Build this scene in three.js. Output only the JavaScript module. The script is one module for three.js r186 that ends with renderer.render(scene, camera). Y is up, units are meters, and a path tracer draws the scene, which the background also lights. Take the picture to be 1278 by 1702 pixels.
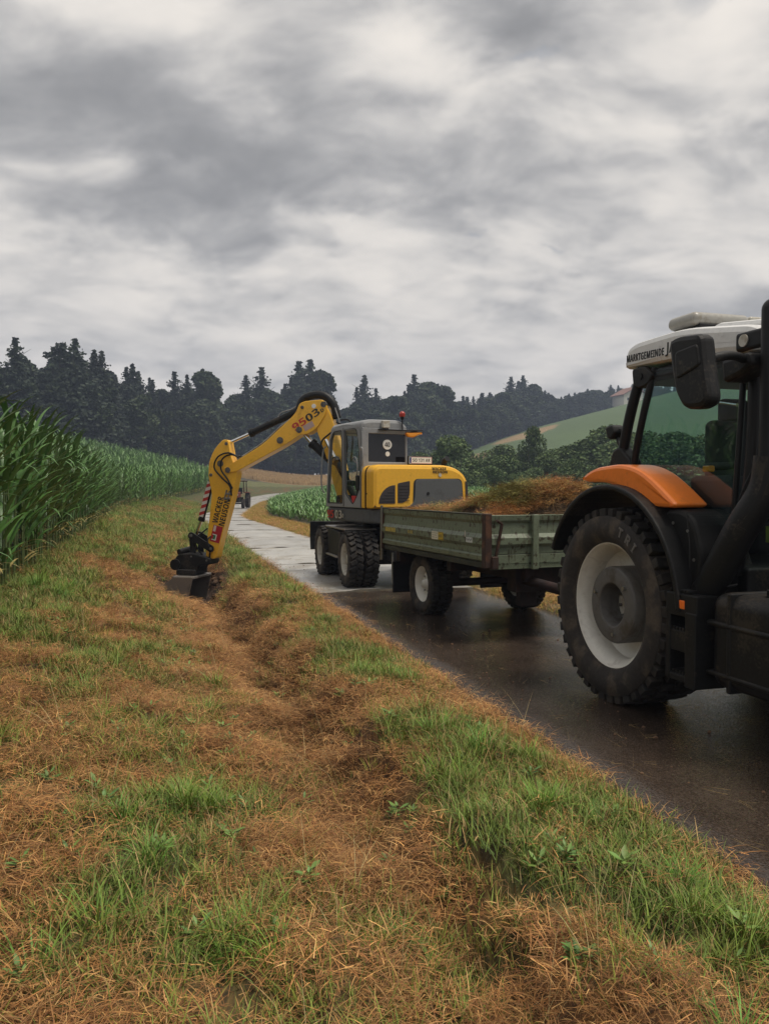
import * as THREE from 'three';
import { RoundedBoxGeometry } from 'three/addons/geometries/RoundedBoxGeometry.js';
import { mergeGeometries, mergeVertices } from 'three/addons/utils/BufferGeometryUtils.js';
import { FontLoader } from 'three/addons/loaders/FontLoader.js';
import { TextGeometry } from 'three/addons/geometries/TextGeometry.js';

// ---------------------------------------------------------------- noise
function rng(seed) { let a = seed >>> 0; return () => { a = (a + 0x6D2B79F5) | 0; let t = Math.imul(a ^ (a >>> 15), 1 | a); t = (t + Math.imul(t ^ (t >>> 7), 61 | t)) ^ t; return ((t ^ (t >>> 14)) >>> 0) / 4294967296; }; }
const hash = (x, y, s) => { let h = Math.imul(x | 0, 374761393) + Math.imul(y | 0, 668265263) + Math.imul(s | 0, 2147483647 ^ 0x5bd1e995); h = Math.imul(h ^ (h >>> 13), 1274126177); return ((h ^ (h >>> 16)) >>> 0) / 4294967296; };
const sm = (t) => t * t * (3 - 2 * t);
function vnoise(x, y, s = 0, per = 0) {
  let xi = Math.floor(x), yi = Math.floor(y); const fx = sm(x - xi), fy = sm(y - yi);
  let x1 = xi + 1, y1 = yi + 1;
  if (per) { xi = ((xi % per) + per) % per; yi = ((yi % per) + per) % per; x1 = ((x1 % per) + per) % per; y1 = ((y1 % per) + per) % per; }
  const a = hash(xi, yi, s), b = hash(x1, yi, s), c = hash(xi, y1, s), d = hash(x1, y1, s);
  return a + (b - a) * fx + (c - a) * fy + (a - b - c + d) * fx * fy;
}
function fbm(x, y, oct = 4, s = 0, per = 0, gain = 0.5) { let v = 0, a = 0.5, n = 0; for (let i = 0; i < oct; i++) { v += a * vnoise(x, y, s + i * 17, per); n += a; a *= gain; x *= 2; y *= 2; per *= 2; } return v / n; }
const clamp = (x, a, b) => Math.min(b, Math.max(a, x));
const lerp = (a, b, t) => a + (b - a) * t;
const sstep = (a, b, x) => sm(clamp((x - a) / (b - a), 0, 1));

// ---------------------------------------------------------------- camera, sky, sun, exposure
const scene = new THREE.Scene();
const EYE = 1.75, FOC = 1290, EXPO = 2.05;
const camera = new THREE.PerspectiveCamera(2 * Math.atan(851 / FOC) * 180 / Math.PI, 1278 / 1702, 0.1, 3000);
camera.position.set(0, EYE, 0);
camera.rotation.x = -Math.atan(39 / FOC);
const renderer = new THREE.WebGLRenderer({ antialias: true });
renderer.toneMapping = THREE.LinearToneMapping;
renderer.toneMappingExposure = EXPO;
renderer.outputColorSpace = THREE.SRGBColorSpace;
renderer.shadowMap.enabled = true;

const sun = new THREE.DirectionalLight(new THREE.Color(1, 0.93, 0.82), 1.5);
sun.name = 'sun';
sun.position.set(30, 85, 12);
sun.castShadow = true; sun.shadow.radius = 40;
sun.shadow.camera.left = -60; sun.shadow.camera.right = 60; sun.shadow.camera.top = 60; sun.shadow.camera.bottom = -60; sun.shadow.camera.far = 300;
scene.add(sun);
scene.fog = new THREE.FogExp2(new THREE.Color(0.58, 0.69, 0.93), 0.0008);

{ // broken overcast, computed over the whole dome
  const W = 3072, H = 1536, data = new Float32Array(W * H * 4);
  const rot = (x, y, n, s, gain) => { let v = 0, a = 1, t = 0; for (let i = 0; i < n; i++) { v += a * vnoise(x, y, s + i * 13); t += a; a *= gain; const u = x * 1.62 - y * 1.21 + 3.7; y = x * 1.21 + y * 1.62 + 1.3; x = u; } return v / t; };
  // cloud masses seen in the picture: [pixel x, pixel y, half width, half height, thickness]
  const mass = [[110, 215, 330, 105, 0.6], [600, 318, 190, 42, 0.85], [330, 270, 170, 60, 0.5], [830, 10, 130, 65, 0.55], [860, 110, 150, 60, 0.3], [430, 400, 360, 50, 0.4], [30, 330, 220, 90, 0.45], [850, 365, 240, 45, 0.35], [1230, 420, 110, 50, 0.55], [560, 520, 120, 24, 0.3], [970, 180, 80, 60, 0.25], [1180, 220, 130, 26, 0.3], [840, 240, 90, 30, 0.3], [480, 190, 60, 30, 0.2],
    [200, 50, 170, 60, -0.9], [600, 100, 60, 60, -0.6], [790, 205, 130, 40, -0.75], [1130, 130, 120, 70, -0.6], [420, 200, 70, 35, -0.7], [165, 318, 50, 22, -0.7], [290, 318, 50, 14, -0.5], [590, 368, 70, 18, -0.8], [1030, 300, 200, 70, -0.5], [60, 345, 30, 14, -0.5], [950, 480, 350, 60, -0.5], [150, 460, 250, 40, -0.5], [450, 540, 400, 35, -0.45], [640, 600, 700, 50, -0.3], [1180, 70, 60, 40, -0.4]]
    .map(([x, y, w, h, k]) => ({ az: Math.atan((x - 639) / FOC), el: Math.atan((812 - y) / FOC), w: w / FOC, h: h / FOC, k }));
  const blue = [[1165, 45, 62, 22], [880, 120, 44, 12], [920, 415, 28, 8], [790, 395, 18, 9]].map(([x, y, w, h]) => ({ az: Math.atan((x - 639) / FOC), el: Math.atan((812 - y) / FOC), w: w / FOC, h: h / FOC }));
  for (let j = 0; j < H; j++) {
    const el = ((j + 0.5) / H - 0.5) * Math.PI;
    for (let i = 0; i < W; i++) {
      const o = (j * W + i) * 4;
      if (el < 0) { data[o] = data[o + 1] = data[o + 2] = 0.2; data[o + 3] = 1; continue; }
      const th = ((i + 0.5) / W - 0.5) * 2 * Math.PI;
      const dy = Math.sin(el), dx = Math.cos(el) * Math.cos(th), dz = Math.cos(el) * Math.sin(th);
      const k = 1 / (dy + 0.27), px = dx * k, pz = dz * k;
      const wx = rot(px * 2.2 + 7, pz * 2.2, 3, 5, 0.5) - 0.5, wz = rot(px * 2.2, pz * 2.2 + 9, 3, 11, 0.5) - 0.5;
      let d = (rot(px * 2.4 + wx * 0.7 + 31, pz * 3.2 + wz * 0.7 + 12, 7, 3, 0.6) - 0.5) * 3.2;
      const fine = rot(px * 11 + wx * 3, pz * 14 + wz * 3, 5, 29, 0.6) - 0.5;
      const az = Math.atan2(dx, -dz);
      let bl = 0;
      if (Math.abs(az) < 0.8 && el < 0.9) {
        let q0 = 0; for (const m of mass) { const a = (az - m.az + wx * 0.16) / m.w, b = (el - m.el + wz * 0.1 + fine * 0.03) / m.h; const q = a * a + b * b; if (q < 6) q0 += m.k * Math.exp(-q); }
        d = d * 0.75 + q0 * 1.0;
        for (const m of blue) { const a = (az - m.az + fine * 0.05 + wx * 0.05) / m.w, b = (el - m.el + fine * 0.05 + wz * 0.05) / m.h; bl = Math.max(bl, sstep(1.1, 0.2, a * a + b * b + fine * 2)); }
      }
      const puff = rot(px * 7 + wx * 2 + 3, pz * 10 + wz * 2 + 8, 6, 53, 0.55) - 0.5, bill = 0.5 - Math.abs(rot(px * 4 + wx * 1.2 + 17, pz * 6 + wz * 1.2 + 5, 5, 67, 0.55) * 2 - 1) * 2.2; d += fine * 0.9 + puff * 1.9 + bill * 0.4;
      const low = Math.exp(-el / 0.13);
      d = d * (1 - 0.68 * low) - 0.6 * low;
      const t = clamp(0.5 + 0.5 * Math.tanh((d - 0.02) * 0.95), 0, 1); // 0 thin and bright, 1 thick and grey
      const b = lerp(0.98, 0.27, Math.pow(t, 0.95)) * (1 - 0.07 * low);
      let r = b * lerp(1.0, 0.985, t), g = b * lerp(0.935, 0.985, t), bb = b * lerp(0.855, 1.0, t);
      r = lerp(r, 0.3, bl * 0.4); g = lerp(g, 0.33, bl * 0.4); bb = lerp(bb, 0.38, bl * 0.4);
      data[o] = r / EXPO; data[o + 1] = g / EXPO; data[o + 2] = bb / EXPO; data[o + 3] = 1;
    }
  }
  const sky = new THREE.DataTexture(data, W, H, THREE.RGBAFormat, THREE.FloatType);
  sky.mapping = THREE.EquirectangularReflectionMapping; sky.magFilter = THREE.LinearFilter; sky.minFilter = THREE.LinearFilter; sky.wrapS = THREE.RepeatWrapping; sky.needsUpdate = true;
  scene.background = sky; scene.environment = sky;
}

// ---------------------------------------------------------------- helpers
const names = {};
const numbered = (n) => { const k = names[n] = (names[n] ?? -1) + 1; return k ? `${n}_${String(k).padStart(3, '0')}` : n; };
function tag(o, label, category, group, kind) { o.userData.label = label; o.userData.category = category; if (group) o.userData.group = group; if (kind) o.userData.kind = kind; return o; }
function thing(name, label, category, group) { const g = new THREE.Group(); g.name = numbered(name); scene.add(g); return tag(g, label, category, group); }
function boxUV(g) {
  const p = g.attributes.position, n = g.attributes.normal, uv = new Float32Array(p.count * 2);
  for (let i = 0; i < p.count; i++) {
    const ax = Math.abs(n.getX(i)), ay = Math.abs(n.getY(i)), az = Math.abs(n.getZ(i));
    const x = p.getX(i), y = p.getY(i), z = p.getZ(i);
    if (ax >= ay && ax >= az) { uv[2 * i] = z; uv[2 * i + 1] = y; } else if (ay >= az) { uv[2 * i] = x; uv[2 * i + 1] = z; } else { uv[2 * i] = x; uv[2 * i + 1] = y; }
  }
  g.setAttribute('uv', new THREE.BufferAttribute(uv, 2)); return g;
}
function norm(g) {
  let q = g.index ? g.toNonIndexed() : g;
  for (const k of Object.keys(q.attributes)) if (!['position', 'normal'].includes(k)) q.deleteAttribute(k);
  q.morphAttributes = {}; q.clearGroups?.();
  return boxUV(q);
}
const merge = (gs) => { gs = [].concat(gs).map(norm); return gs.length > 1 ? mergeGeometries(gs) : gs[0]; };
function mk(name, geos, mat, parent) { const m = new THREE.Mesh(merge(geos), mat); m.name = name; m.castShadow = m.receiveShadow = true; parent.add(m); return m; }
function raw(name, g, mat, parent) { const m = new THREE.Mesh(g, mat); m.name = name; m.castShadow = m.receiveShadow = true; parent.add(m); return m; }
const V = (x, y, z) => new THREE.Vector3(x, y, z);
const box = (x0, x1, y0, y1, z0, z1, r = 0.012) => { const g = new RoundedBoxGeometry(x1 - x0, y1 - y0, z1 - z0, 2, Math.min(r, (x1 - x0) / 2.01, (y1 - y0) / 2.01, (z1 - z0) / 2.01)); g.translate((x0 + x1) / 2, (y0 + y1) / 2, (z0 + z1) / 2); return g; };
function ext(pts, z0, z1, bev = 0.01, holes = []) {
  const s = new THREE.Shape(pts.map(([x, y]) => new THREE.Vector2(x, y)));
  for (const h of holes) s.holes.push(new THREE.Path(h.map(([x, y]) => new THREE.Vector2(x, y))));
  const b = Math.min(bev, (z1 - z0) / 2.2);
  const g = new THREE.ExtrudeGeometry(s, { depth: z1 - z0 - 2 * b, bevelEnabled: b > 0, bevelThickness: b, bevelSize: b, bevelOffset: -b, bevelSegments: 2, curveSegments: 10 });
  g.translate(0, 0, z0 + b); return g;
}
// rounded polygon: pts with corner radius
function rounded(pts, r = 0.05, n = 5) {
  const out = [];
  pts.forEach((p, i) => {
    const a = pts[(i + pts.length - 1) % pts.length], b = pts[(i + 1) % pts.length], rr = p[2] ?? r;
    const la = Math.hypot(a[0] - p[0], a[1] - p[1]), lb = Math.hypot(b[0] - p[0], b[1] - p[1]), da = Math.min(rr, la * 0.48) / la, db = Math.min(rr, lb * 0.48) / lb;
    const A = [p[0] + (a[0] - p[0]) * da, p[1] + (a[1] - p[1]) * da], B = [p[0] + (b[0] - p[0]) * db, p[1] + (b[1] - p[1]) * db];
    for (let k = 0; k <= n; k++) { const t = k / n; out.push([(1 - t) * (1 - t) * A[0] + 2 * t * (1 - t) * p[0] + t * t * B[0], (1 - t) * (1 - t) * A[1] + 2 * t * (1 - t) * p[1] + t * t * B[1]]); }
  });
  return out;
}
function bar(a, b, r, r2 = r, n = 12) {
  const A = V(...a), B = V(...b), d = B.clone().sub(A), L = d.length();
  const g = new THREE.CylinderGeometry(r2, r, L, n, 1); g.translate(0, L / 2, 0);
  g.applyQuaternion(new THREE.Quaternion().setFromUnitVectors(V(0, 1, 0), d.normalize())); g.translate(A.x, A.y, A.z); return g;
}
const tube = (pts, r, n = 24, m = 8) => new THREE.TubeGeometry(new THREE.CatmullRomCurve3(pts.map((p) => V(...p))), n, r, m);
function lathe(pts, n = 40) { const g = new THREE.LatheGeometry(pts.map(([r, z]) => new THREE.Vector2(r, z)), n); g.rotateX(Math.PI / 2); return g; } // axis along z
const disc = (x, y, z0, z1, r, n = 20) => { const g = new THREE.CylinderGeometry(r, r, z1 - z0, n); g.rotateX(Math.PI / 2); g.translate(x, y, (z0 + z1) / 2); return g; };
const font = await new FontLoader().loadAsync('fonts/droid/droid_sans_bold.typeface.json');
function txt(s, size, w) { const g = new TextGeometry(s, { font, size, depth: 0.003, curveSegments: 3, bevelEnabled: false }); g.computeBoundingBox(); const b = g.boundingBox; g.translate(-(b.min.x + b.max.x) / 2, -(b.min.y + b.max.y) / 2, 0); if (w) g.scale(w / (b.max.x - b.min.x), 1, 1); return g; }
function canvasMat(w, h, draw, rough = 0.5) { const c = document.createElement('canvas'); c.width = w; c.height = h; const x = c.getContext('2d'); draw(x, w, h); const t = new THREE.CanvasTexture(c); t.colorSpace = THREE.SRGBColorSpace; t.magFilter = THREE.LinearFilter; return new THREE.MeshStandardMaterial({ map: t, roughness: rough }); }

// textures: grain, grime, relief (no light or shade in them)
function dtex(size, f, srgb = false) {
  const d = new Uint8Array(size * size * 4);
  for (let j = 0; j < size; j++) for (let i = 0; i < size; i++) { const v = f(i / size, j / size); const o = (j * size + i) * 4; const c = Array.isArray(v) ? v : [v, v, v]; for (let k = 0; k < 3; k++) d[o + k] = clamp(c[k], 0, 1) * 255; d[o + 3] = 255; }
  const t = new THREE.DataTexture(d, size, size); t.wrapS = t.wrapT = THREE.RepeatWrapping; t.magFilter = THREE.LinearFilter; t.minFilter = THREE.LinearMipmapLinearFilter; t.generateMipmaps = true; if (srgb) t.colorSpace = THREE.SRGBColorSpace; t.needsUpdate = true; return t;
}
const rep = (t, u, v = u) => { const c = t.clone(); c.repeat.set(u, v); c.needsUpdate = true; return c; };
const T = {};
T.dirt = dtex(512, (u, v) => { // blotches of dust and splashes on paint
  const a = fbm(u * 6, v * 6, 5, 41, 6), b = fbm(u * 40, v * 40, 3, 43, 40), s = fbm(u * 30, v * 3, 3, 47, 3);
  const k = sstep(0.5, 0.75, a * 0.7 + b * 0.2 + s * 0.12); const c = 1 - 0.1 * (b - 0.3);
  return [lerp(c, 0.62, k * 0.55), lerp(c, 0.57, k * 0.6), lerp(c, 0.5, k * 0.65)];
}, true);
T.faint = dtex(512, (u, v) => { const a = fbm(u * 6, v * 6, 5, 141, 6), b = fbm(u * 40, v * 40, 3, 143, 40), s = fbm(u * 30, v * 3, 3, 147, 3), k = sstep(0.56, 0.8, a * 0.7 + b * 0.2 + s * 0.12), c = 1 - 0.06 * (b - 0.3); return [lerp(c, 0.7, k * 0.35), lerp(c, 0.66, k * 0.35), lerp(c, 0.6, k * 0.3)]; }, true);
T.stain = dtex(1024, (u, v) => { const a = fbm(u * 5, v * 5, 5, 241, 5), b = fbm(u * 60, v * 60, 3, 243, 60), s = fbm(u * 50, v * 4, 4, 247, 4), r = sstep(0.58, 0.72, a * 0.6 + s * 0.4), w = sstep(0.6, 0.78, fbm(u * 22, v * 22, 4, 249, 22)), c = 1 - 0.2 * (b - 0.4); return [lerp(lerp(c, 0.5, r * 0.6), 0.42, w * 0.7), lerp(lerp(c, 0.42, r * 0.65), 0.3, w * 0.7), lerp(lerp(c, 0.36, r * 0.65), 0.24, w * 0.7)]; }, true);
T.mud = dtex(1024, (u, v) => { const a = fbm(u * 4, v * 4, 6, 341, 4), b = fbm(u * 70, v * 70, 3, 343, 70), sp = sstep(0.7, 0.78, fbm(u * 45, v * 45, 2, 347, 45)), k = clamp(sstep(0.55, 0.8, a + (b - 0.5) * 0.35) * 0.7 + sp * 0.35 * sstep(0.4, 0.6, a), 0, 1), c = 0.48 + 0.14 * (b - 0.5); return [lerp(c, 0.98, k), lerp(c, 0.88, k), lerp(c, 0.76, k)]; }, true);
T.asph = dtex(1024, (u, v) => { const a = fbm(u * 5, v * 5, 5, 351, 5), b = vnoise(u * 260, v * 260, 353, 260), c = vnoise(u * 180, v * 180, 357, 180), k = 0.78 + 0.35 * (a - 0.5) + 0.4 * (b - 0.5) + (c > 0.86 ? 0.22 : 0); return [k * 1.04, k, k * 0.95]; }, true);
T.rub = dtex(512, (u, v) => { const a = fbm(u * 8, v * 8, 5, 51, 8), b = fbm(u * 70, v * 70, 2, 53, 70); const k = sstep(0.42, 0.7, a); return [lerp(0.62, 1, k) * (0.85 + 0.25 * b), lerp(0.6, 0.93, k) * (0.85 + 0.25 * b), lerp(0.6, 0.85, k) * (0.85 + 0.25 * b)]; }, true);
T.rough = dtex(512, (u, v) => 0.55 + 0.55 * (fbm(u * 7, v * 7, 5, 61, 7) - 0.4) + 0.15 * (fbm(u * 60, v * 60, 2, 63, 60) - 0.5));
T.bump = dtex(512, (u, v) => fbm(u * 24, v * 24, 5, 71, 24));
T.conc = dtex(1024, (u, v) => { const a = fbm(u * 5, v * 5, 6, 81, 5), b = fbm(u * 90, v * 90, 2, 83, 90), st = sstep(0.55, 0.72, fbm(u * 9, v * 9, 4, 85, 9)); const c = 0.86 + 0.2 * (a - 0.5) + 0.2 * (b - 0.5); return [c * lerp(1, 0.88, st), c * lerp(0.99, 0.85, st), c * lerp(0.97, 0.8, st)]; }, true);
T.wet = dtex(1024, (u, v) => { const a = fbm(u * 6, v * 6, 5, 91, 6), b = fbm(u * 120, v * 120, 2, 93, 120); return clamp(0.45 + (a - 0.5) * 1.5 + (b - 0.5) * 0.3, 0.08, 1); });
T.grit = dtex(512, (u, v) => fbm(u * 100, v * 100, 2, 95, 100) * 0.8 + 0.2 * fbm(u * 10, v * 10, 3, 97, 10));
T.soil = dtex(1024, (u, v) => { const a = fbm(u * 12, v * 12, 6, 101, 12), b = fbm(u * 14, v * 110, 3, 103, 14), c = fbm(u * 110, v * 14, 3, 105, 14); const w = fbm(u * 6, v * 6, 2, 107, 6) > 0.5 ? b : c; const k = 0.8 + 0.5 * (a - 0.5) + 0.7 * (w - 0.5); return [k * 1.02, k, k * 0.96]; }, true);
const std = (c, rough, o = {}) => new THREE.MeshStandardMaterial({ color: Array.isArray(c) ? new THREE.Color().setRGB(...c) : c, roughness: rough, ...o });
const phys = (c, rough, spec, o = {}) => new THREE.MeshPhysicalMaterial({ color: new THREE.Color().setRGB(...c), roughness: rough, specularIntensity: spec, ...o });
const M = {
  yellow: std([0.8, 0.43, 0.03], 0.4, { map: T.faint }),
  grey: std([0.25, 0.255, 0.26], 0.42, { map: T.faint }),
  dark: phys([0.055, 0.055, 0.056], 0.55, 0.5, { map: T.mud, bumpMap: T.bump, bumpScale: 0.0015 }),
  panel: std([0.09, 0.095, 0.098], 0.55, { map: T.faint }),
  black: phys([0.012, 0.012, 0.013], 0.45, 0.5),
  plastic: phys([0.05, 0.05, 0.052], 0.5, 0.5, { map: T.mud, bumpMap: rep(T.grit, 4), bumpScale: 0.0006 }),
  vent: std([0.035, 0.028, 0.028], 0.7),
  rubber: std([0.075, 0.068, 0.061], 0.85, { map: T.rub, bumpMap: T.bump, bumpScale: 0.003 }),
  tread: std([0.032, 0.03, 0.028], 0.8, { map: T.rub }),
  cream: std([0.68, 0.66, 0.6], 0.4, { map: T.faint }),
  rim: std([0.5, 0.48, 0.43], 0.5, { map: T.dirt }),
  hub: std([0.11, 0.105, 0.1], 0.6, { map: T.dirt }),
  steel: std([0.35, 0.34, 0.33], 0.35, { metalness: 0.9, map: T.dirt }),
  chrome: std([0.75, 0.75, 0.75], 0.15, { metalness: 1 }),
  rust: std([0.1, 0.05, 0.03], 0.8, { map: T.rub }),
  worn: std([0.3, 0.27, 0.24], 0.4, { metalness: 0.5, map: T.faint }),
  green: std([0.145, 0.175, 0.115], 0.5, { map: T.stain, bumpMap: T.bump, bumpScale: 0.002 }),
  greenDirty: std([0.07, 0.085, 0.055], 0.65, { map: T.rub }),
  chassis: std([0.03, 0.012, 0.012], 0.7, { map: T.rub }),
  orange: std([0.9, 0.23, 0.03], 0.28, { map: T.faint }),
  white: std([0.66, 0.66, 0.65], 0.35, { map: T.faint }),
  whitePaint: std([0.72, 0.72, 0.7], 0.5),
  red: std([0.5, 0.02, 0.02], 0.5),
  redBeacon: std([0.35, 0.03, 0.02], 0.25),
  amber: std([0.8, 0.3, 0.02], 0.25),
  lensGrey: std([0.5, 0.48, 0.42], 0.3, { map: T.dirt }),
  lensDirty: std([0.34, 0.33, 0.3], 0.35, { map: T.dirt }),
  letter: std([0.13, 0.12, 0.11], 0.8),
  reflector: std([0.9, 0.18, 0.02], 0.35),
  ink: std([0.015, 0.015, 0.015], 0.6),
  redInk: std([0.45, 0.03, 0.02], 0.5),
  lime: std([0.35, 0.4, 0.05], 0.5),
  bolt: std([0.3, 0.29, 0.27], 0.4, { metalness: 0.8 }),
  seat: std([0.03, 0.03, 0.033], 0.8),
  tarTint: std([0.05, 0.12, 0.11], 0.5),
  glass: new THREE.MeshPhysicalMaterial({ color: new THREE.Color().setRGB(0.66, 0.8, 0.79), roughness: 0.02, transmission: 1, thickness: 0, ior: 1.7 }),
  clear: new THREE.MeshPhysicalMaterial({ color: new THREE.Color().setRGB(0.85, 0.9, 0.9), roughness: 0.02, transmission: 1, thickness: 0, ior: 1.5 }),
  bark: std([0.06, 0.045, 0.032], 0.9),
  wall: std([0.6, 0.57, 0.5], 0.8), roofTile: std([0.2, 0.1, 0.07], 0.8),
};

// ---------------------------------------------------------------- the road's line and the terrain
const AZ = -16.65 * Math.PI / 180, UX = Math.sin(AZ), UD = Math.cos(AZ), HALF = 1.4;
const C0 = [2.726 + HALF * UD, -HALF * UX]; // a point of the centre line beside the camera (X, D)
const line = (D) => C0[0] + (D - C0[1]) * UX / UD;
const ctrl = [[line(-40), -40], [line(-15), -15], [line(0), 0], [line(12), 12], [line(24), 24], [line(34), 34], [-10.1, 48], [-11.7, 59], [-13.3, 70], [-15.6, 90], [-16.4, 108], [-15.2, 124], [-9.5, 138], [4, 147], [26, 152], [60, 156], [110, 160]];
const curve = new THREE.CatmullRomCurve3(ctrl.map(([x, d]) => V(x, 0, -d)), false, 'centripetal');
const RP = curve.getSpacedPoints(420).map((p) => [p.x, -p.z]);
const RS = [0]; for (let i = 1; i < RP.length; i++) RS.push(RS[i - 1] + Math.hypot(RP[i][0] - RP[i - 1][0], RP[i][1] - RP[i - 1][1]));
let S0 = 0; { let best = 1e9; RP.forEach((p, i) => { const q = Math.hypot(p[0] - C0[0], p[1] - C0[1]); if (q < best) { best = q; S0 = RS[i]; } }); }
function roadAt(s) { // point and heading at s metres past the camera
  const L = s + S0; let i = 0; while (i < RS.length - 2 && RS[i + 1] < L) i++;
  const t = (L - RS[i]) / (RS[i + 1] - RS[i]), a = RP[i], b = RP[i + 1], l = Math.hypot(b[0] - a[0], b[1] - a[1]);
  return { X: lerp(a[0], b[0], t), D: lerp(a[1], b[1], t), ux: (b[0] - a[0]) / l, ud: (b[1] - a[1]) / l };
}
function road(X, D) { // s along, a = metres to the right of the centre line
  const dx = X - C0[0], dd = D - C0[1], s = dx * UX + dd * UD, a = dx * UD - dd * UX;
  if (s < 26) return { s, a };
  let best = 1e9, bi = 0;
  for (let i = 0; i < RP.length; i += 3) { const q = (RP[i][0] - X) ** 2 + (RP[i][1] - D) ** 2; if (q < best) { best = q; bi = i; } }
  let r = null; best = 1e9;
  for (let i = Math.max(0, bi - 4); i < Math.min(RP.length - 1, bi + 4); i++) {
    const A = RP[i], B = RP[i + 1], lx = B[0] - A[0], ld = B[1] - A[1], l2 = lx * lx + ld * ld, t = clamp(((X - A[0]) * lx + (D - A[1]) * ld) / l2, 0, 1), px = A[0] + lx * t, pd = A[1] + ld * t, q = (px - X) ** 2 + (pd - D) ** 2;
    if (q < best) { best = q; const cr = (X - px) * ld - (D - pd) * lx; r = { s: RS[i] + Math.sqrt(l2) * t - S0, a: Math.sqrt(q) * Math.sign(cr) }; }
  }
  return r;
}
const softmax0 = (x, k) => x > 4 * k ? x : x < -4 * k ? 0 : k * Math.log(1 + Math.exp(x / k));
function hills(X, D) {
  const hL = 0.2 * softmax0(-X - 18, 3) * sstep(25, 115, D);
  const hC = 2.5 * sstep(80, 210, D);
  const hR = 0.26 * Math.min(softmax0(X + 27, 8), 170) * sstep(110, 300, D);
  return hL + hC + hR;
}
const DIG = [-4.15, 16.85];
function ground(X, D, fine = true) {
  const { s, a } = road(X, D); let h = hills(X, D); const far = clamp(D, 0, 200);
  if (Math.abs(a) <= HALF) return h - 0.06 - 0.0015 * far - 0.0015 * far * 0;
  const n1 = fbm(X * 1.6 + 50, D * 1.6 + 50, 4, 7) - 0.5, n2 = fine ? fbm(X * 6 + 9, D * 6 + 3, 3, 13) - 0.5 : 0;
  if (a < 0) {
    const e = -a - HALF, dep = lerp(lerp(0.34, 0.52, sstep(5, 12, s)), 0.3, sstep(17.5, 20, s)) * (1 - sstep(38, 60, s));
    const wob = 0.22 * (fbm(s * 0.8, 3.3, 3, 17) - 0.5);
    let p = e < 0.55 ? -0.045 + 0.04 * sstep(0, 0.12, e) : -0.005;
    p -= dep * sstep(1.0 + wob, 1.42 + wob, e);
    p += 0.42 * dep * sstep(1.56 + wob, 2.0 + wob, e) + (dep * 0.58 + 0.5) * sstep(1.6, 5.0, e);
    const lump = Math.pow(1 - Math.abs(2 * fbm(X * 1.3 + 70, D * 1.3 + 20, 3, 23) - 1), 3), wall = sstep(0.8, 1.05, e) * (1 - sstep(1.8, 2.4, e));
    const bumpy = sstep(0.15, 0.7, e) * (1 - 0.6 * sstep(30, 60, D));
    h += p + bumpy * (n1 * 0.24 + n2 * 0.09 + (lump - 0.4) * (0.04 + 0.07 * wall));
    h += 0.02 * Math.max(0, Math.min(e, 40) - 4.6) * (1 - sstep(60, 110, D));
    const q = Math.hypot(X - DIG[0], (D - DIG[1]) * 0.8);
    h -= 0.42 * Math.exp(-q * q / 0.7) + 0.26 * Math.exp(-(((X + 3.75) * 1.25) ** 2) - ((D - 15.3) * 0.7) ** 2);
  } else {
    const r = a - HALF;
    h += -0.045 + 0.06 * sstep(0, 0.25, r) + n1 * 0.07 * sstep(0.1, 0.6, r) + (1.05 * sstep(18, 85, D) + 0.1) * sstep(0.8, 9, r) * (1 - 0.4 * sstep(120, 180, D));
  }
  return h;
}
const forestLine = [[-170, 60], [-110, 90], [-64, 118], [-50, 134], [-44, 158], [-33, 190], [-12, 203], [10, 216], [32, 252], [62, 303], [105, 345], [170, 372], [300, 400]];
function forestD(X) { for (let i = 1; i < forestLine.length; i++) if (X < forestLine[i][0]) { const [a, b] = [forestLine[i - 1], forestLine[i]]; return lerp(a[1], b[1], (X - a[0]) / (b[0] - a[0])); } return 400; }
const inWheat = (X, D, s, a) => D > 140 && X > -36 && X < 30 && D < forestD(X) - 2 && (a < -3 || s > 195) && D > 148 + 0.04 * X;
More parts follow.
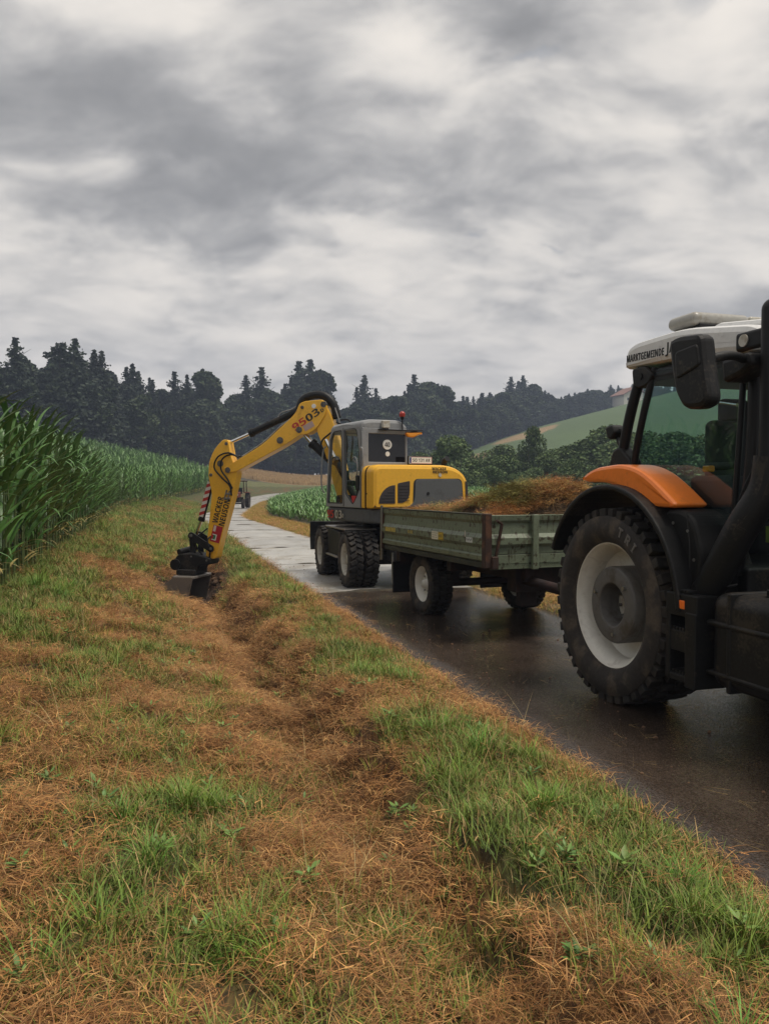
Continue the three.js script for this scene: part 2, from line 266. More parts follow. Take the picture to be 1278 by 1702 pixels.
// how green the sward is, 0 cut and dry to 1 lush (a lie of the growth, from the picture)
function greenness(X, D, s, e) {
  const n = fbm(X * 0.9 + 3, D * 0.9 + 8, 4, 201), m = fbm(X * 2.6, D * 2.6, 3, 205);
  let g = (n - 0.5) * 2.0 + (m - 0.5) * 1.7;
  g += 0.25 * sstep(0.25, 0.45, e) * (1 - sstep(0.95, 1.25, e)) + 0.36 * sstep(0.15, 0.35, e) * (1 - sstep(0.9, 1.25, e));
  g -= 0.5 * sstep(0.85, 1.1, e) * (1 - sstep(1.8, 2.4, e)) * (1 - 0.6 * sstep(17, 24, s));
  g += 0.32 * sstep(3.2, 4.2, e) - 0.1 + 0.42 * sstep(15, 26, s);
  g -= 0.25 * (1 - sstep(0.05, 0.3, e));
  return clamp(0.57 + g, 0, 1);
}
{ // one sheet, in rings round the camera, fine in front
  const A = []; for (let d = -180; d < -42; d += 6) A.push(d); for (let d = -42; d < 36; d += 0.22) A.push(d); for (let d = 36; d <= 180; d += 6) A.push(d); A[A.length - 1] = 180;
  const R = [0]; for (let r = 0.5; r < 470; r *= r < 3 ? 1.05 : 1.0155) R.push(r);
  const nA = A.length, pos = new Float32Array(nA * R.length * 3), col = new Float32Array(pos.length), uv = new Float32Array(nA * R.length * 2), idx = [];
  const c = [0, 0, 0];
  const setc = (r, g, b) => { c[0] = r; c[1] = g; c[2] = b; };
  R.forEach((r, j) => A.forEach((d, i) => {
    const X = r * Math.sin(d * Math.PI / 180), D = r * Math.cos(d * Math.PI / 180), k = j * nA + i;
    const { s, a } = road(X, D);
    pos.set([X, ground(X, D), -D], k * 3); uv.set([X * 0.5, D * 0.5], k * 2);
    const n = fbm(X * 0.6, D * 0.6, 3, 301), f = fbm(X * 0.07, D * 0.07, 3, 303);
    const fd = forestD(X);
    if (D > fd - 3) setc(0.03, 0.028, 0.018);
    else if (D > 95 && X > 12 && D > 152 + 0.06 * X) { const tan = sstep(1.1, 0.8, Math.hypot((X - 47 - (D - 256) * 0.6) / 9, (D - 256) / 16) + (n - 0.5) * 0.3), gr = lerp(0.85, 1.15, f); setc(lerp(0.1 * gr, 0.38, tan), lerp(0.165 * gr, 0.27, tan), lerp(0.055 * gr, 0.14, tan)); }
    else if (a < 0 && -a - HALF < 4.9 && s < 150) {
      const e = -a - HALF, g = greenness(X, D, s, e);
      const dry = [lerp(0.13, 0.25, n), lerp(0.06, 0.12, n), lerp(0.022, 0.04, n)], gr = [0.1, 0.11, 0.03];
      setc(lerp(dry[0], gr[0], g), lerp(dry[1], gr[1], g), lerp(dry[2], gr[2], g));
      const q = Math.hypot(X - DIG[0], (D - DIG[1]) * 0.8), soil = sstep(1.35, 0.6, q + (n - 0.5) * 0.8);
      for (let m = 0; m < 3; m++) c[m] = lerp(c[m], [0.06, 0.034, 0.02][m], soil);
      if (e < 0.1) setc(0.2, 0.15, 0.09);
    } else if (inWheat(X, D, s, a)) setc(lerp(0.34, 0.42, f), lerp(0.24, 0.29, f), lerp(0.13, 0.15, f));
    else if (a < 0 && (D > 60 && -a < 14)) setc(0.16, 0.17, 0.06);
    else if (a < 0) setc(0.07, 0.06, 0.03);
    else if (a < HALF + 1.3) setc(lerp(0.24, 0.17, n), lerp(0.18, 0.15, n), lerp(0.09, 0.06, n));
    else setc(0.09, 0.085, 0.04);
    col.set(c, k * 3);
    if (j && i) { const q = k, p = k - 1, u = k - nA, v = k - nA - 1; idx.push(p, q, v, q, u, v); }
  }));
  const g = new THREE.BufferGeometry(); g.setAttribute('position', new THREE.BufferAttribute(pos, 3)); g.setAttribute('color', new THREE.BufferAttribute(col, 3)); g.setAttribute('uv', new THREE.BufferAttribute(uv, 2)); g.setIndex(idx); g.computeVertexNormals();
  const m = raw('ground', g, std([1, 1, 1], 0.95, { vertexColors: true, map: T.soil, bumpMap: T.soil, bumpScale: 0.02 }), scene);
  m.userData.kind = 'structure'; m.userData.label = 'sloping grass bank, ditch and fields'; m.userData.category = 'ground';
}
{ // the road: asphalt near the camera, concrete slabs beyond
  const R = rng(77), top = new THREE.Group(); top.name = 'road'; top.userData.kind = 'structure'; top.userData.label = 'narrow wet farm road of asphalt and concrete slabs'; top.userData.category = 'road'; scene.add(top);
  const asphalt = std([0.07, 0.055, 0.047], 0.3, { map: rep(T.asph, 0.5), roughnessMap: rep(T.wet, 0.3), bumpMap: rep(T.grit, 1.2), bumpScale: 0.005 });
  const conc = [0, 1, 2].map((k) => std([0.56 + 0.03 * k, 0.555 + 0.03 * k, 0.54 + 0.028 * k], 0.3, { map: rep(T.conc, 0.3 + 0.03 * k), bumpMap: rep(T.grit, 1), bumpScale: 0.0008 }));
  const piece = (name, s0, s1, mat, dy, tilt) => {
    const n = Math.max(2, Math.ceil((s1 - s0) / 0.5)), m = 12, pos = [], uv = [], idx = [];
    for (let i = 0; i <= n; i++) { const s = lerp(s0, s1, i / n), p = roadAt(s); for (let j = -1; j <= m + 1; j++) {
      const jj = clamp(j, 0, m), edge = j < 0 || j > m, wob = (jj === 0 || jj === m) ? 0.07 * (fbm(s * 1.3, jj, 3, 401) - 0.5) : 0, a = lerp(-HALF, HALF, jj / m) + wob * 2;
      const X = p.X + p.ud * a, D = p.D - p.ux * a, cam = 0.02 * (1 - (a / HALF) ** 2);
      pos.push(X, hills(X, D) + cam + dy + tilt * (s - (s0 + s1) / 2) - (edge ? 0.14 : 0), -D); uv.push(s, a); } }
    const w = m + 3; for (let i = 0; i < n; i++) for (let j = 0; j < w - 1; j++) { const q = i * w + j; idx.push(q, q + 1, q + w, q + 1, q + w + 1, q + w); }
    const g = new THREE.BufferGeometry(); g.setAttribute('position', new THREE.Float32BufferAttribute(pos, 3)); g.setAttribute('uv', new THREE.Float32BufferAttribute(uv, 2)); g.setIndex(idx); g.computeVertexNormals();
    raw(name, g, mat, top);
  };
  const soil = std([0.06, 0.05, 0.035], 0.95, { map: T.soil });
  const joint = (q, s) => { // soil and moss that filled the joint
    const n = 40, pos = [], idx = []; for (let i = 0; i <= n; i++) { const a = lerp(-HALF + 0.02, HALF - 0.02, i / n), k = sstep(0.35, 0.75, fbm(a * 2.5 + s * 7, s, 3, 411)), w = 0.025 + 0.14 * k, hh = 0.004 + 0.018 * k, off = 0.05 * (fbm(a * 3, s * 3, 2, 413) - 0.5); for (const [du, dh] of [[-w, -0.012], [-w * 0.4, hh], [w * 0.4, hh], [w, -0.012]]) { const X = q.X + q.ud * a + q.ux * (du + off), D = q.D - q.ux * a + q.ud * (du + off); pos.push(X, hills(X, D) + 0.02 * (1 - (a / HALF) ** 2) + dh, -D); } if (i) for (let j = 0; j < 3; j++) { const p = (i - 1) * 4 + j; idx.push(p, p + 1, p + 4, p + 1, p + 5, p + 4); } }
    const g = new THREE.BufferGeometry(); g.setAttribute('position', new THREE.Float32BufferAttribute(pos, 3)); g.setAttribute('uv', new THREE.Float32BufferAttribute(pos.filter((_, i) => i % 3 !== 1), 2)); g.setIndex(idx); g.computeVertexNormals(); raw('joint_soil', g, soil, top); };
  joint(roadAt(13.215), 13.2);
  piece('asphalt', -30, 13.2, asphalt, 0, 0);
  let s = 13.23; while (s < 205) { const L = 5 + (R() - 0.5) * 0.2; piece('slab', s, s + L - 0.035, conc[Math.floor(R() * 3)], (R() - 0.5) * 0.01, (R() - 0.5) * 0.002); const q = roadAt(s + L - 0.02); joint(q, s + L); s += L; }
}

// ---------------------------------------------------------------- vehicles
const heading = (az) => Math.PI / 2 - az; // local x looks along azimuth az (from straight ahead towards the right)
function tyreGeo(R, w, rr, bulge = 0.03) { // tyre centred on z = 0, axis z
  const h = w / 2, P = [[rr, -h * 0.72], [rr + 0.02, -h * 0.86], [lerp(rr, R, 0.35), -h * 1.0 - bulge * 0.4], [lerp(rr, R, 0.62), -h * 1.0], [lerp(rr, R, 0.86), -h * 0.95], [R - 0.035, -h * 0.86], [R - 0.02, -h * 0.6], [R - 0.015, 0]];
  return lathe([...P, ...P.slice(0, -1).reverse().map(([r, z]) => [r, -z])].map(([r, z]) => [r, z]), 64);
}
function blocks(R, w, n, rows, depth, skew, len) { // tread blocks
  const out = [], R0 = rng(n * 7 + rows);
  for (let k = 0; k < n; k++) for (let j = 0; j < rows; j++) {
    const z = (j + 0.5) / rows * w - w / 2, sh = Math.abs(z) / (w / 2), a = (k + (j % 2) * 0.5 + skew * sh) / n * Math.PI * 2;
    const g = new RoundedBoxGeometry(len, depth * 2, w / rows * 0.86, 1, depth * 0.25);
    g.rotateY(skew ? (z > 0 ? 0.5 : -0.5) : (R0() - 0.5) * 0.3);
    g.translate(0, R - depth - 0.02 * sh * sh, z); g.rotateZ(-a); out.push(g);
  }
  return out;
}
function wheel(parent, x, y, z, R, w, rr, o) { // z side faces outwards by sign
  const g = new THREE.Group(); g.name = 'wheel'; g.position.set(x, y, z); if (o.flip) g.rotation.y = Math.PI; parent.add(g);
  mk('tyre', tyreGeo(R - (o.depth ?? 0.03), w, rr), M.rubber, g);
  const t = mk('tread', blocks(R, w * 0.96, o.n, o.rows, o.depth ?? 0.03, o.skew ?? 0, o.len), M.tread, g); t.userData.kind = 'stuff';
  const h = w / 2;
  mk('rim', [lathe([[rr + 0.022, h * 0.74], [rr + 0.018, h * 0.8], [rr - 0.004, h * 0.78], [rr - 0.015, h * 0.6], [rr - 0.05, h * 0.5], [rr - 0.055, h * 0.1], [rr - 0.03, -h * 0.2], [rr - 0.03, -h * 0.75], [rr + 0.02, -h * 0.78]], 56)], o.rimMat ?? M.cream, g);
  o.disc?.(g, h, rr);
  return g;
}
const each = (name, list, mat, parent) => list.forEach((g) => mk(name, g, mat, parent));
// ---- large tractor, seen from its right-hand side
{
  const t = thing('tractor', 'large tractor with orange fender, white cab roof and black exhaust on the wet road', 'tractor');
  t.position.set(2.90, 0, -6.635); t.rotation.y = heading(AZ + Math.PI);
  const rearDisc = (g, h, rr) => {
    mk('rim_disc', lathe([[rr - 0.055, h * 0.1], [rr - 0.09, -h * 0.05], [0.33, -h * 0.12], [0.13, -h * 0.12]], 56), M.cream, g);
    mk('hub', [lathe([[0.315, -h * 0.1], [0.315, h * 0.3], [0.3, h * 0.34], [0.315, h * 0.38], [0.315, h * 0.62], [0.3, h * 0.7], [0.19, h * 0.72], [0.17, h * 0.68], [0.165, h * 0.35], [0.175, h * 0.33], [0.175, h * 0.12], [0.165, h * 0.1], [0.16, -h * 0.1]], 48)], M.hub, g);
    mk('hub_flange', lathe([[0.165, h * 0.02], [0.16, h * 0.06], [0.085, h * 0.06], [0.08, h * 0.0], [0.001, -h * 0.02]], 36), M.rim, g);
    for (let k = 0; k < 8; k++) { const a = k / 8 * 6.283 + 0.2; mk('wheel_bolt', disc(0.125 * Math.cos(a), 0.125 * Math.sin(a), h * 0.05, h * 0.05 + 0.03, 0.014, 8), M.hub, g); }
    for (let k = 0; k < 3; k++) { const a = k / 3 * 6.283 + 0.7; mk('weight_bolt', disc(0.24 * Math.cos(a), 0.24 * Math.sin(a), h * 0.7, h * 0.7 + 0.025, 0.016, 8), M.bolt, g); }
  };
  const big = { n: 40, rows: 4, depth: 0.035, len: 0.078, rimMat: M.cream, disc: rearDisc };
  const near = wheel(t, 0, 0.8, 0.9, 0.8, 0.54, 0.5, big);
  const letters = []; [['T', 0.62], ['R', 0.44], ['I', 0.30]].forEach(([ch, a]) => { const g = txt(ch, 0.085); g.scale(1, 1, 2); g.translate(0, 0.645, 0); g.rotateZ(a - 1.0); g.translate(0, 0, 0.273); letters.push(g); });
  mk('sidewall_lettering', letters, M.letter, near);
  wheel(t, 0, 0.8, -0.9, 0.8, 0.54, 0.5, { ...big, flip: true });
  const small = { n: 34, rows: 4, depth: 0.03, len: 0.07, rimMat: M.cream, disc: rearDisc };
  wheel(t, 2.75, 0.62, 0.86, 0.62, 0.44, 0.38, small); wheel(t, 2.75, 0.62, -0.86, 0.62, 0.44, 0.38, { ...small, flip: true });
  mk('axle', [bar([0, 0.8, -0.75], [0, 0.8, 0.75], 0.14), bar([2.75, 0.6, -0.75], [2.75, 0.6, 0.75], 0.09), box(-0.55, 2.2, 0.55, 1.1, -0.32, 0.32, 0.05), box(-0.75, -0.4, 0.45, 1.05, -0.35, 0.35)], M.dark, t);
  mk('drawbar_hitch', [box(-1.0, -0.6, 0.45, 0.62, -0.12, 0.12), bar([-0.75, 0.5, -0.4], [-1.0, 0.42, -0.42], 0.03), bar([-0.75, 0.5, 0.4], [-1.0, 0.42, 0.42], 0.03)], M.black, t);
  for (const s of [1, -1]) { // fenders: s = 1 is the near side
    const zz = (a, b) => s > 0 ? [a, b] : [-b, -a];
    const arc = []; for (let k = 0; k <= 24; k++) { const a = lerp(Math.PI * 0.86, 0.1, k / 24), r = 0.955 + 0.03 * Math.sin(k / 24 * Math.PI); arc.push([r * Math.cos(a) + 0.02, 0.8 + r * Math.sin(a)]); }
    const outer = arc, inner = arc.map(([x, y]) => { const l = Math.hypot(x - 0.02, y - 0.8); return [0.02 + (x - 0.02) * (l - 0.045) / l, 0.8 + (y - 0.8) * (l - 0.045) / l]; }).reverse();
    each('fender', [ext([...outer, ...inner], ...zz(0.5, 1.19), 0.015)], M.plastic, t);
    // broad moulded front skirt
    mk('fender_skirt', ext(rounded([[0.58, 1.52, 0.06], [0.7, 1.36, 0.1], [0.8, 1.15], [0.84, 0.98, 0.05], [0.99, 0.98, 0.05], [1.02, 1.3], [0.93, 1.54, 0.08], [0.8, 1.6, 0.06], [0.64, 1.6, 0.05]], 0.06), ...zz(0.66, 1.05), 0.03), M.plastic, t);
    mk('fender_cover', ext(rounded([[-0.5, 1.83, 0.04], [-0.42, 1.88, 0.05], [-0.28, 1.925, 0.08], [0.1, 1.95, 0.12], [0.35, 1.9, 0.12], [0.57, 1.78, 0.1], [0.78, 1.64, 0.03], [0.76, 1.61, 0.02], [0.52, 1.61, 0.08], [0.24, 1.72, 0.12], [-0.1, 1.8, 0.2], [-0.4, 1.8, 0.08]], 0.05), ...zz(0.79, 1.09), 0.03), M.orange, t);
  }
  // cab
  const cab = new THREE.Group(); cab.name = 'cab'; t.add(cab);
  mk('cab_floor', [box(-0.35, 1.1, 1.0, 1.2, -0.72, 0.72, 0.03), box(-0.4, 0.25, 1.2, 1.75, -0.62, 0.62, 0.05)], M.dark, cab);
  for (const s of [1, -1]) {
    mk('rear_pillar', tube([[-0.42, 1.86, 0.74 * s], [-0.36, 2.1, 0.75 * s], [-0.24, 2.45, 0.75 * s], [-0.12, 2.76, 0.73 * s]], 0.045), M.black, cab);
    mk('door_pillar', tube([[-0.2, 1.9, 0.76 * s], [-0.14, 2.1, 0.77 * s], [-0.02, 2.45, 0.77 * s], [0.06, 2.74, 0.74 * s]], 0.03), M.black, cab);
    mk('front_pillar', [tube([[1.0, 1.15, 0.74 * s], [1.14, 1.7, 0.76 * s], [1.17, 2.2, 0.75 * s], [1.14, 2.72, 0.72 * s]], 0.05), tube([[0.98, 1.2, 0.765 * s], [1.02, 1.6, 0.775 * s], [1.06, 2.1, 0.775 * s], [1.06, 2.6, 0.745 * s]], 0.022)], M.black, cab);
    mk('door_sill', tube([[0.0, 1.88, 0.775 * s], [0.3, 1.66, 0.775 * s], [0.55, 1.34, 0.775 * s], [0.66, 1.17, 0.775 * s], [1.0, 1.16, 0.775 * s]], 0.022), M.black, cab);
    const pane = rounded([[-0.12, 2.02], [0.0, 1.87], [0.3, 1.65], [0.55, 1.33], [0.67, 1.18], [0.98, 1.18], [1.05, 1.7], [1.08, 2.2], [1.05, 2.66], [0.08, 2.72], [-0.03, 2.4]], 0.05, 3);
    const g = ext(pane, 0.755, 0.761, 0); if (s < 0) g.scale(1, 1, -1); mk('door_glass', new THREE.ShapeGeometry(new THREE.Shape(pane.map(([x, y]) => new THREE.Vector2(x, y)))).translate(0, 0, 0.762 * s), M.glass, cab);
  }
  mk('pillar_bracket', [ext(rounded([[-0.2, 2.76], [-0.02, 2.76], [0.1, 2.68], [0.02, 2.6], [-0.1, 2.58], [-0.18, 2.62]], 0.04), 0.7, 0.79, 0.015), ext(rounded([[-0.46, 2.08], [-0.36, 2.12], [-0.2, 2.0], [-0.14, 1.86], [-0.44, 1.84], [-0.52, 1.95]], 0.04), 0.68, 0.8, 0.02)], M.plastic, cab);
  each('bracket_bolt', [disc(-0.07, 2.68, 0.78, 0.8, 0.03), disc(-0.3, 1.94, 0.79, 0.81, 0.022), disc(-0.24, 1.88, 0.79, 0.81, 0.018)], M.dark, cab);
  mk('rear_window', new THREE.PlaneGeometry(1.36, 0.8).rotateY(-Math.PI / 2).rotateZ(-0.28).translate(-0.26, 2.3, 0), M.glass, cab);
  mk('windscreen', new THREE.PlaneGeometry(1.4, 1.4).rotateY(Math.PI / 2).translate(1.17, 2.0, 0), M.glass, cab);
  mk('roof_liner', [box(-0.2, 1.2, 2.66, 2.74, -0.74, 0.74, 0.03)], M.dark, cab);
  mk('seat', [box(0.1, 0.6, 1.62, 1.74, -0.26, 0.26, 0.05), box(0.02, 0.16, 1.7, 2.32, -0.25, 0.25, 0.06), box(0.04, 0.14, 2.3, 2.5, -0.13, 0.13, 0.04), box(0.15, 0.5, 1.9, 1.96, 0.28, 0.36, 0.03)], M.seat, cab);
  mk('console', [box(0.3, 0.75, 1.2, 1.85, 0.42, 0.6, 0.05), box(0.92, 1.1, 1.2, 1.9, -0.35, 0.35, 0.06)], M.seat, cab);
  mk('steering_wheel', [new THREE.TorusGeometry(0.2, 0.018, 8, 28).rotateX(Math.PI / 2).rotateZ(0.5).translate(0.82, 2.0, 0), bar([0.98, 1.7, 0], [0.82, 2.0, 0], 0.03)], M.black, cab);
  mk('yellow_lever', box(0.36, 0.44, 1.88, 1.93, 0.46, 0.52), M.amber, cab);
  mk('warning_label', box(0.8, 0.88, 1.35, 1.47, 0.3, 0.302, 0.0005), M.lime, cab);
  each('interior_handle', [bar([0.28, 1.62, 0.7], [0.95, 1.4, 0.72], 0.012), bar([0.9, 2.35, 0.66], [0.55, 2.42, 0.64], 0.012)], M.chrome, cab);
  // roof
  const roof = new THREE.Group(); roof.name = 'roof'; t.add(roof);
  const prof = rounded([[-0.3, 2.77, 0.03], [-0.275, 2.93, 0.06], [-0.15, 2.975, 0.1], [0.45, 2.98, 0.2], [1.2, 2.86, 0.1], [1.36, 2.74, 0.05], [1.3, 2.66, 0.03], [0.4, 2.75, 0.1]], 0.03);
  mk('roof_shell', ext(prof, -0.8, 0.8, 0.05), M.white, roof);
  mk('roof_underside', box(-0.2, 1.25, 2.62, 2.7, -0.765, 0.765, 0.04), M.plastic, roof);
  mk('roof_cap', ext(rounded([[0.5, 2.95], [0.6, 3.0], [1.1, 2.93], [1.2, 2.85], [0.8, 2.87]], 0.04), -0.6, 0.6, 0.03), M.white, roof);
  const sign = txt('MARKTGEMEINDE', 0.06, 0.5).rotateZ(-0.035).translate(0.0, 2.842, 0.8), sign2 = txt('JAGE', 0.085, 0.24).rotateZ(-0.04).translate(0.39, 2.838, 0.8);
  mk('roof_lettering', [sign, sign2], M.ink, roof);
  mk('work_light_housing', box(1.04, 1.34, 2.69, 2.82, 0.68, 0.812, 0.025), M.black, roof);
  mk('work_light', disc(1.13, 2.757, 0.8, 0.822, 0.042), M.lensGrey, roof);
  const wb = new THREE.Group(); wb.name = 'warning_beacon_bar'; t.add(wb);
  each('beacon_lens', [box(0.08, 0.42, 3.025, 3.13, 0.12, 0.66, 0.05), box(0.08, 0.42, 3.025, 3.13, -0.62, -0.1, 0.05)], M.lensDirty, wb); mk('beacon_centre', box(0.09, 0.41, 3.02, 3.12, -0.1, 0.12, 0.02), M.lensGrey, wb);
  mk('beacon_base', [box(0.1, 0.42, 3.0, 3.035, -0.55, 0.6, 0.01), box(0.18, 0.34, 2.95, 3.0, -0.3, -0.2), box(0.18, 0.34, 2.95, 3.0, 0.2, 0.3)], M.black, wb);
  // lamps at the back, mirror, exhaust
  mk('rear_work_lamp', [ext(rounded([[-0.62, 2.3], [-0.5, 2.32], [-0.46, 2.24], [-0.52, 2.18], [-0.58, 2.2]], 0.03), 0.66, 0.78, 0.02), tube([[-0.5, 2.2, 0.72], [-0.46, 2.14, 0.73], [-0.36, 2.14, 0.74]], 0.015), tube([[-0.5, 2.28, 0.72], [-0.42, 2.26, 0.72], [-0.36, 2.2, 0.73]], 0.006)], M.black, t);
  const mir = new THREE.Group(); mir.name = 'mirror'; t.add(mir);
  mk('mirror_shell', ext(rounded([[1.1, 2.72, 0.04], [1.18, 2.745, 0.06], [1.42, 2.72, 0.05], [1.455, 2.5], [1.5, 2.3, 0.06], [1.44, 2.25, 0.06], [1.26, 2.26, 0.06], [1.16, 2.4, 0.1]], 0.05), 1.28, 1.4, 0.035), M.plastic, mir);
  mk('mirror_cap', ext(rounded([[1.19, 2.64], [1.4, 2.66], [1.43, 2.52], [1.36, 2.5], [1.2, 2.46]], 0.03), 1.385, 1.412, 0.012), M.plastic, mir);
  mk('mirror_arm', [tube([[1.4, 2.57, 1.3], [1.38, 2.6, 1.15], [1.32, 2.6, 1.0], [1.18, 2.56, 0.76]], 0.03), ext(rounded([[1.1, 2.62], [1.36, 2.64], [1.4, 2.56], [1.3, 2.5], [1.12, 2.46]], 0.04), 0.78, 0.98, 0.03)], M.plastic, mir);
  mk('exhaust_stack', [bar([1.44, 1.85, 0.86], [1.44, 2.9, 0.86], 0.075, 0.07, 20), new THREE.SphereGeometry(0.07, 16, 10).translate(1.44, 2.9, 0.86)], M.black, t);
  mk('exhaust_shroud', [tube([[1.0, 1.02, 0.98], [1.12, 1.2, 0.98], [1.3, 1.5, 0.95], [1.42, 1.75, 0.88], [1.44, 1.95, 0.86]], 0.105, 28, 16), new THREE.SphereGeometry(0.11, 14, 10).translate(1.0, 1.03, 0.98)], M.plastic, t);
  mk('fuel_tank', [box(1.16, 2.2, 0.42, 1.06, 0.5, 1.1, 0.1), box(1.15, 2.21, 0.83, 0.87, 0.49, 1.112, 0.02), box(1.15, 2.21, 0.5, 0.535, 0.49, 1.112, 0.017)], M.plastic, t);
  const st = new THREE.Group(); st.name = 'steps'; t.add(st);
  mk('step_frame', [box(0.8, 1.13, 0.86, 1.02, 0.85, 1.17), box(0.8, 0.85, 0.4, 0.9, 0.85, 1.17), box(1.02, 1.13, 0.38, 0.9, 0.85, 1.18), box(0.84, 1.05, 0.61, 0.76, 1.1, 1.16), box(0.84, 1.05, 0.4, 0.45, 0.86, 1.165)], M.dark, st);
  for (const y of [1.03, 0.765, 0.46]) mk('step_tread', [0, 1, 2, 3, 4, 5].map((k) => box(0.83 + k * 0.035, 0.852 + k * 0.035, y - 0.006, y + 0.016, 0.88, 1.16, 0.004)), M.dark, st);
  mk('side_reflector', box(0.92, 1.01, 0.915, 0.975, 1.165, 1.178, 0.006), M.reflector, st);
  mk('grab_handle', tube([[0.86, 1.03, 1.05], [0.88, 1.08, 1.04], [0.98, 1.2, 1.0]], 0.009), M.dark, st);
  each('rear_hose', [tube([[-0.55, 1.2, 0.3], [-0.8, 1.15, 0.32], [-0.95, 0.9, 0.25], [-1.1, 0.75, 0.1], [-1.6, 0.8, 0.0]], 0.014), tube([[-0.55, 1.15, 0.2], [-0.78, 1.05, 0.26], [-0.95, 0.8, 0.2], [-1.2, 0.7, 0.05], [-1.7, 0.82, 0.05]], 0.012), tube([[-0.55, 1.25, 0.1], [-0.85, 1.2, 0.15], [-1.0, 1.0, 0.1], [-1.3, 0.85, 0.0], [-1.7, 0.85, -0.05]], 0.01)], M.black, t);
  each('skirt_bolt', [[0.72, 1.5], [0.88, 1.45], [0.9, 1.1], [0.95, 1.25]].map(([x, y]) => disc(x, y, 1.045, 1.056, 0.012, 8)), M.bolt, t);
  mk('skirt_seam', tube([[0.86, 1.58, 1.048], [0.9, 1.35, 1.05], [0.9, 1.0, 1.05]], 0.005), M.ink, t);
  each('tank_strap', [box(1.34, 1.38, 0.41, 1.07, 0.49, 1.108, 0.015), box(1.8, 1.84, 0.41, 1.07, 0.49, 1.108, 0.015)], M.dark, t);
  mk('tank_cap', new THREE.CylinderGeometry(0.06, 0.06, 0.05, 18).translate(1.55, 1.08, 0.9), M.black, t);
  each('wiring', [tube([[0.9, 1.0, 0.8], [1.0, 0.98, 1.0], [1.1, 1.06, 1.02], [1.2, 1.1, 0.9]], 0.008), tube([[1.08, 1.2, 0.84], [1.2, 1.35, 0.98], [1.3, 1.7, 0.97], [1.36, 1.9, 0.92]], 0.006)], M.black, t);
  // bonnet
  mk('bonnet', ext(rounded([[1.3, 1.15], [1.3, 1.85, 0.06], [2.6, 1.75, 0.2], [3.25, 1.5, 0.2], [3.3, 0.95, 0.08], [2.4, 0.9]], 0.05), -0.4, 0.4, 0.08), M.panel, t);
  mk('engine_side', box(1.35, 3.0, 0.75, 1.25, -0.43, 0.43, 0.04), M.dark, t);
}
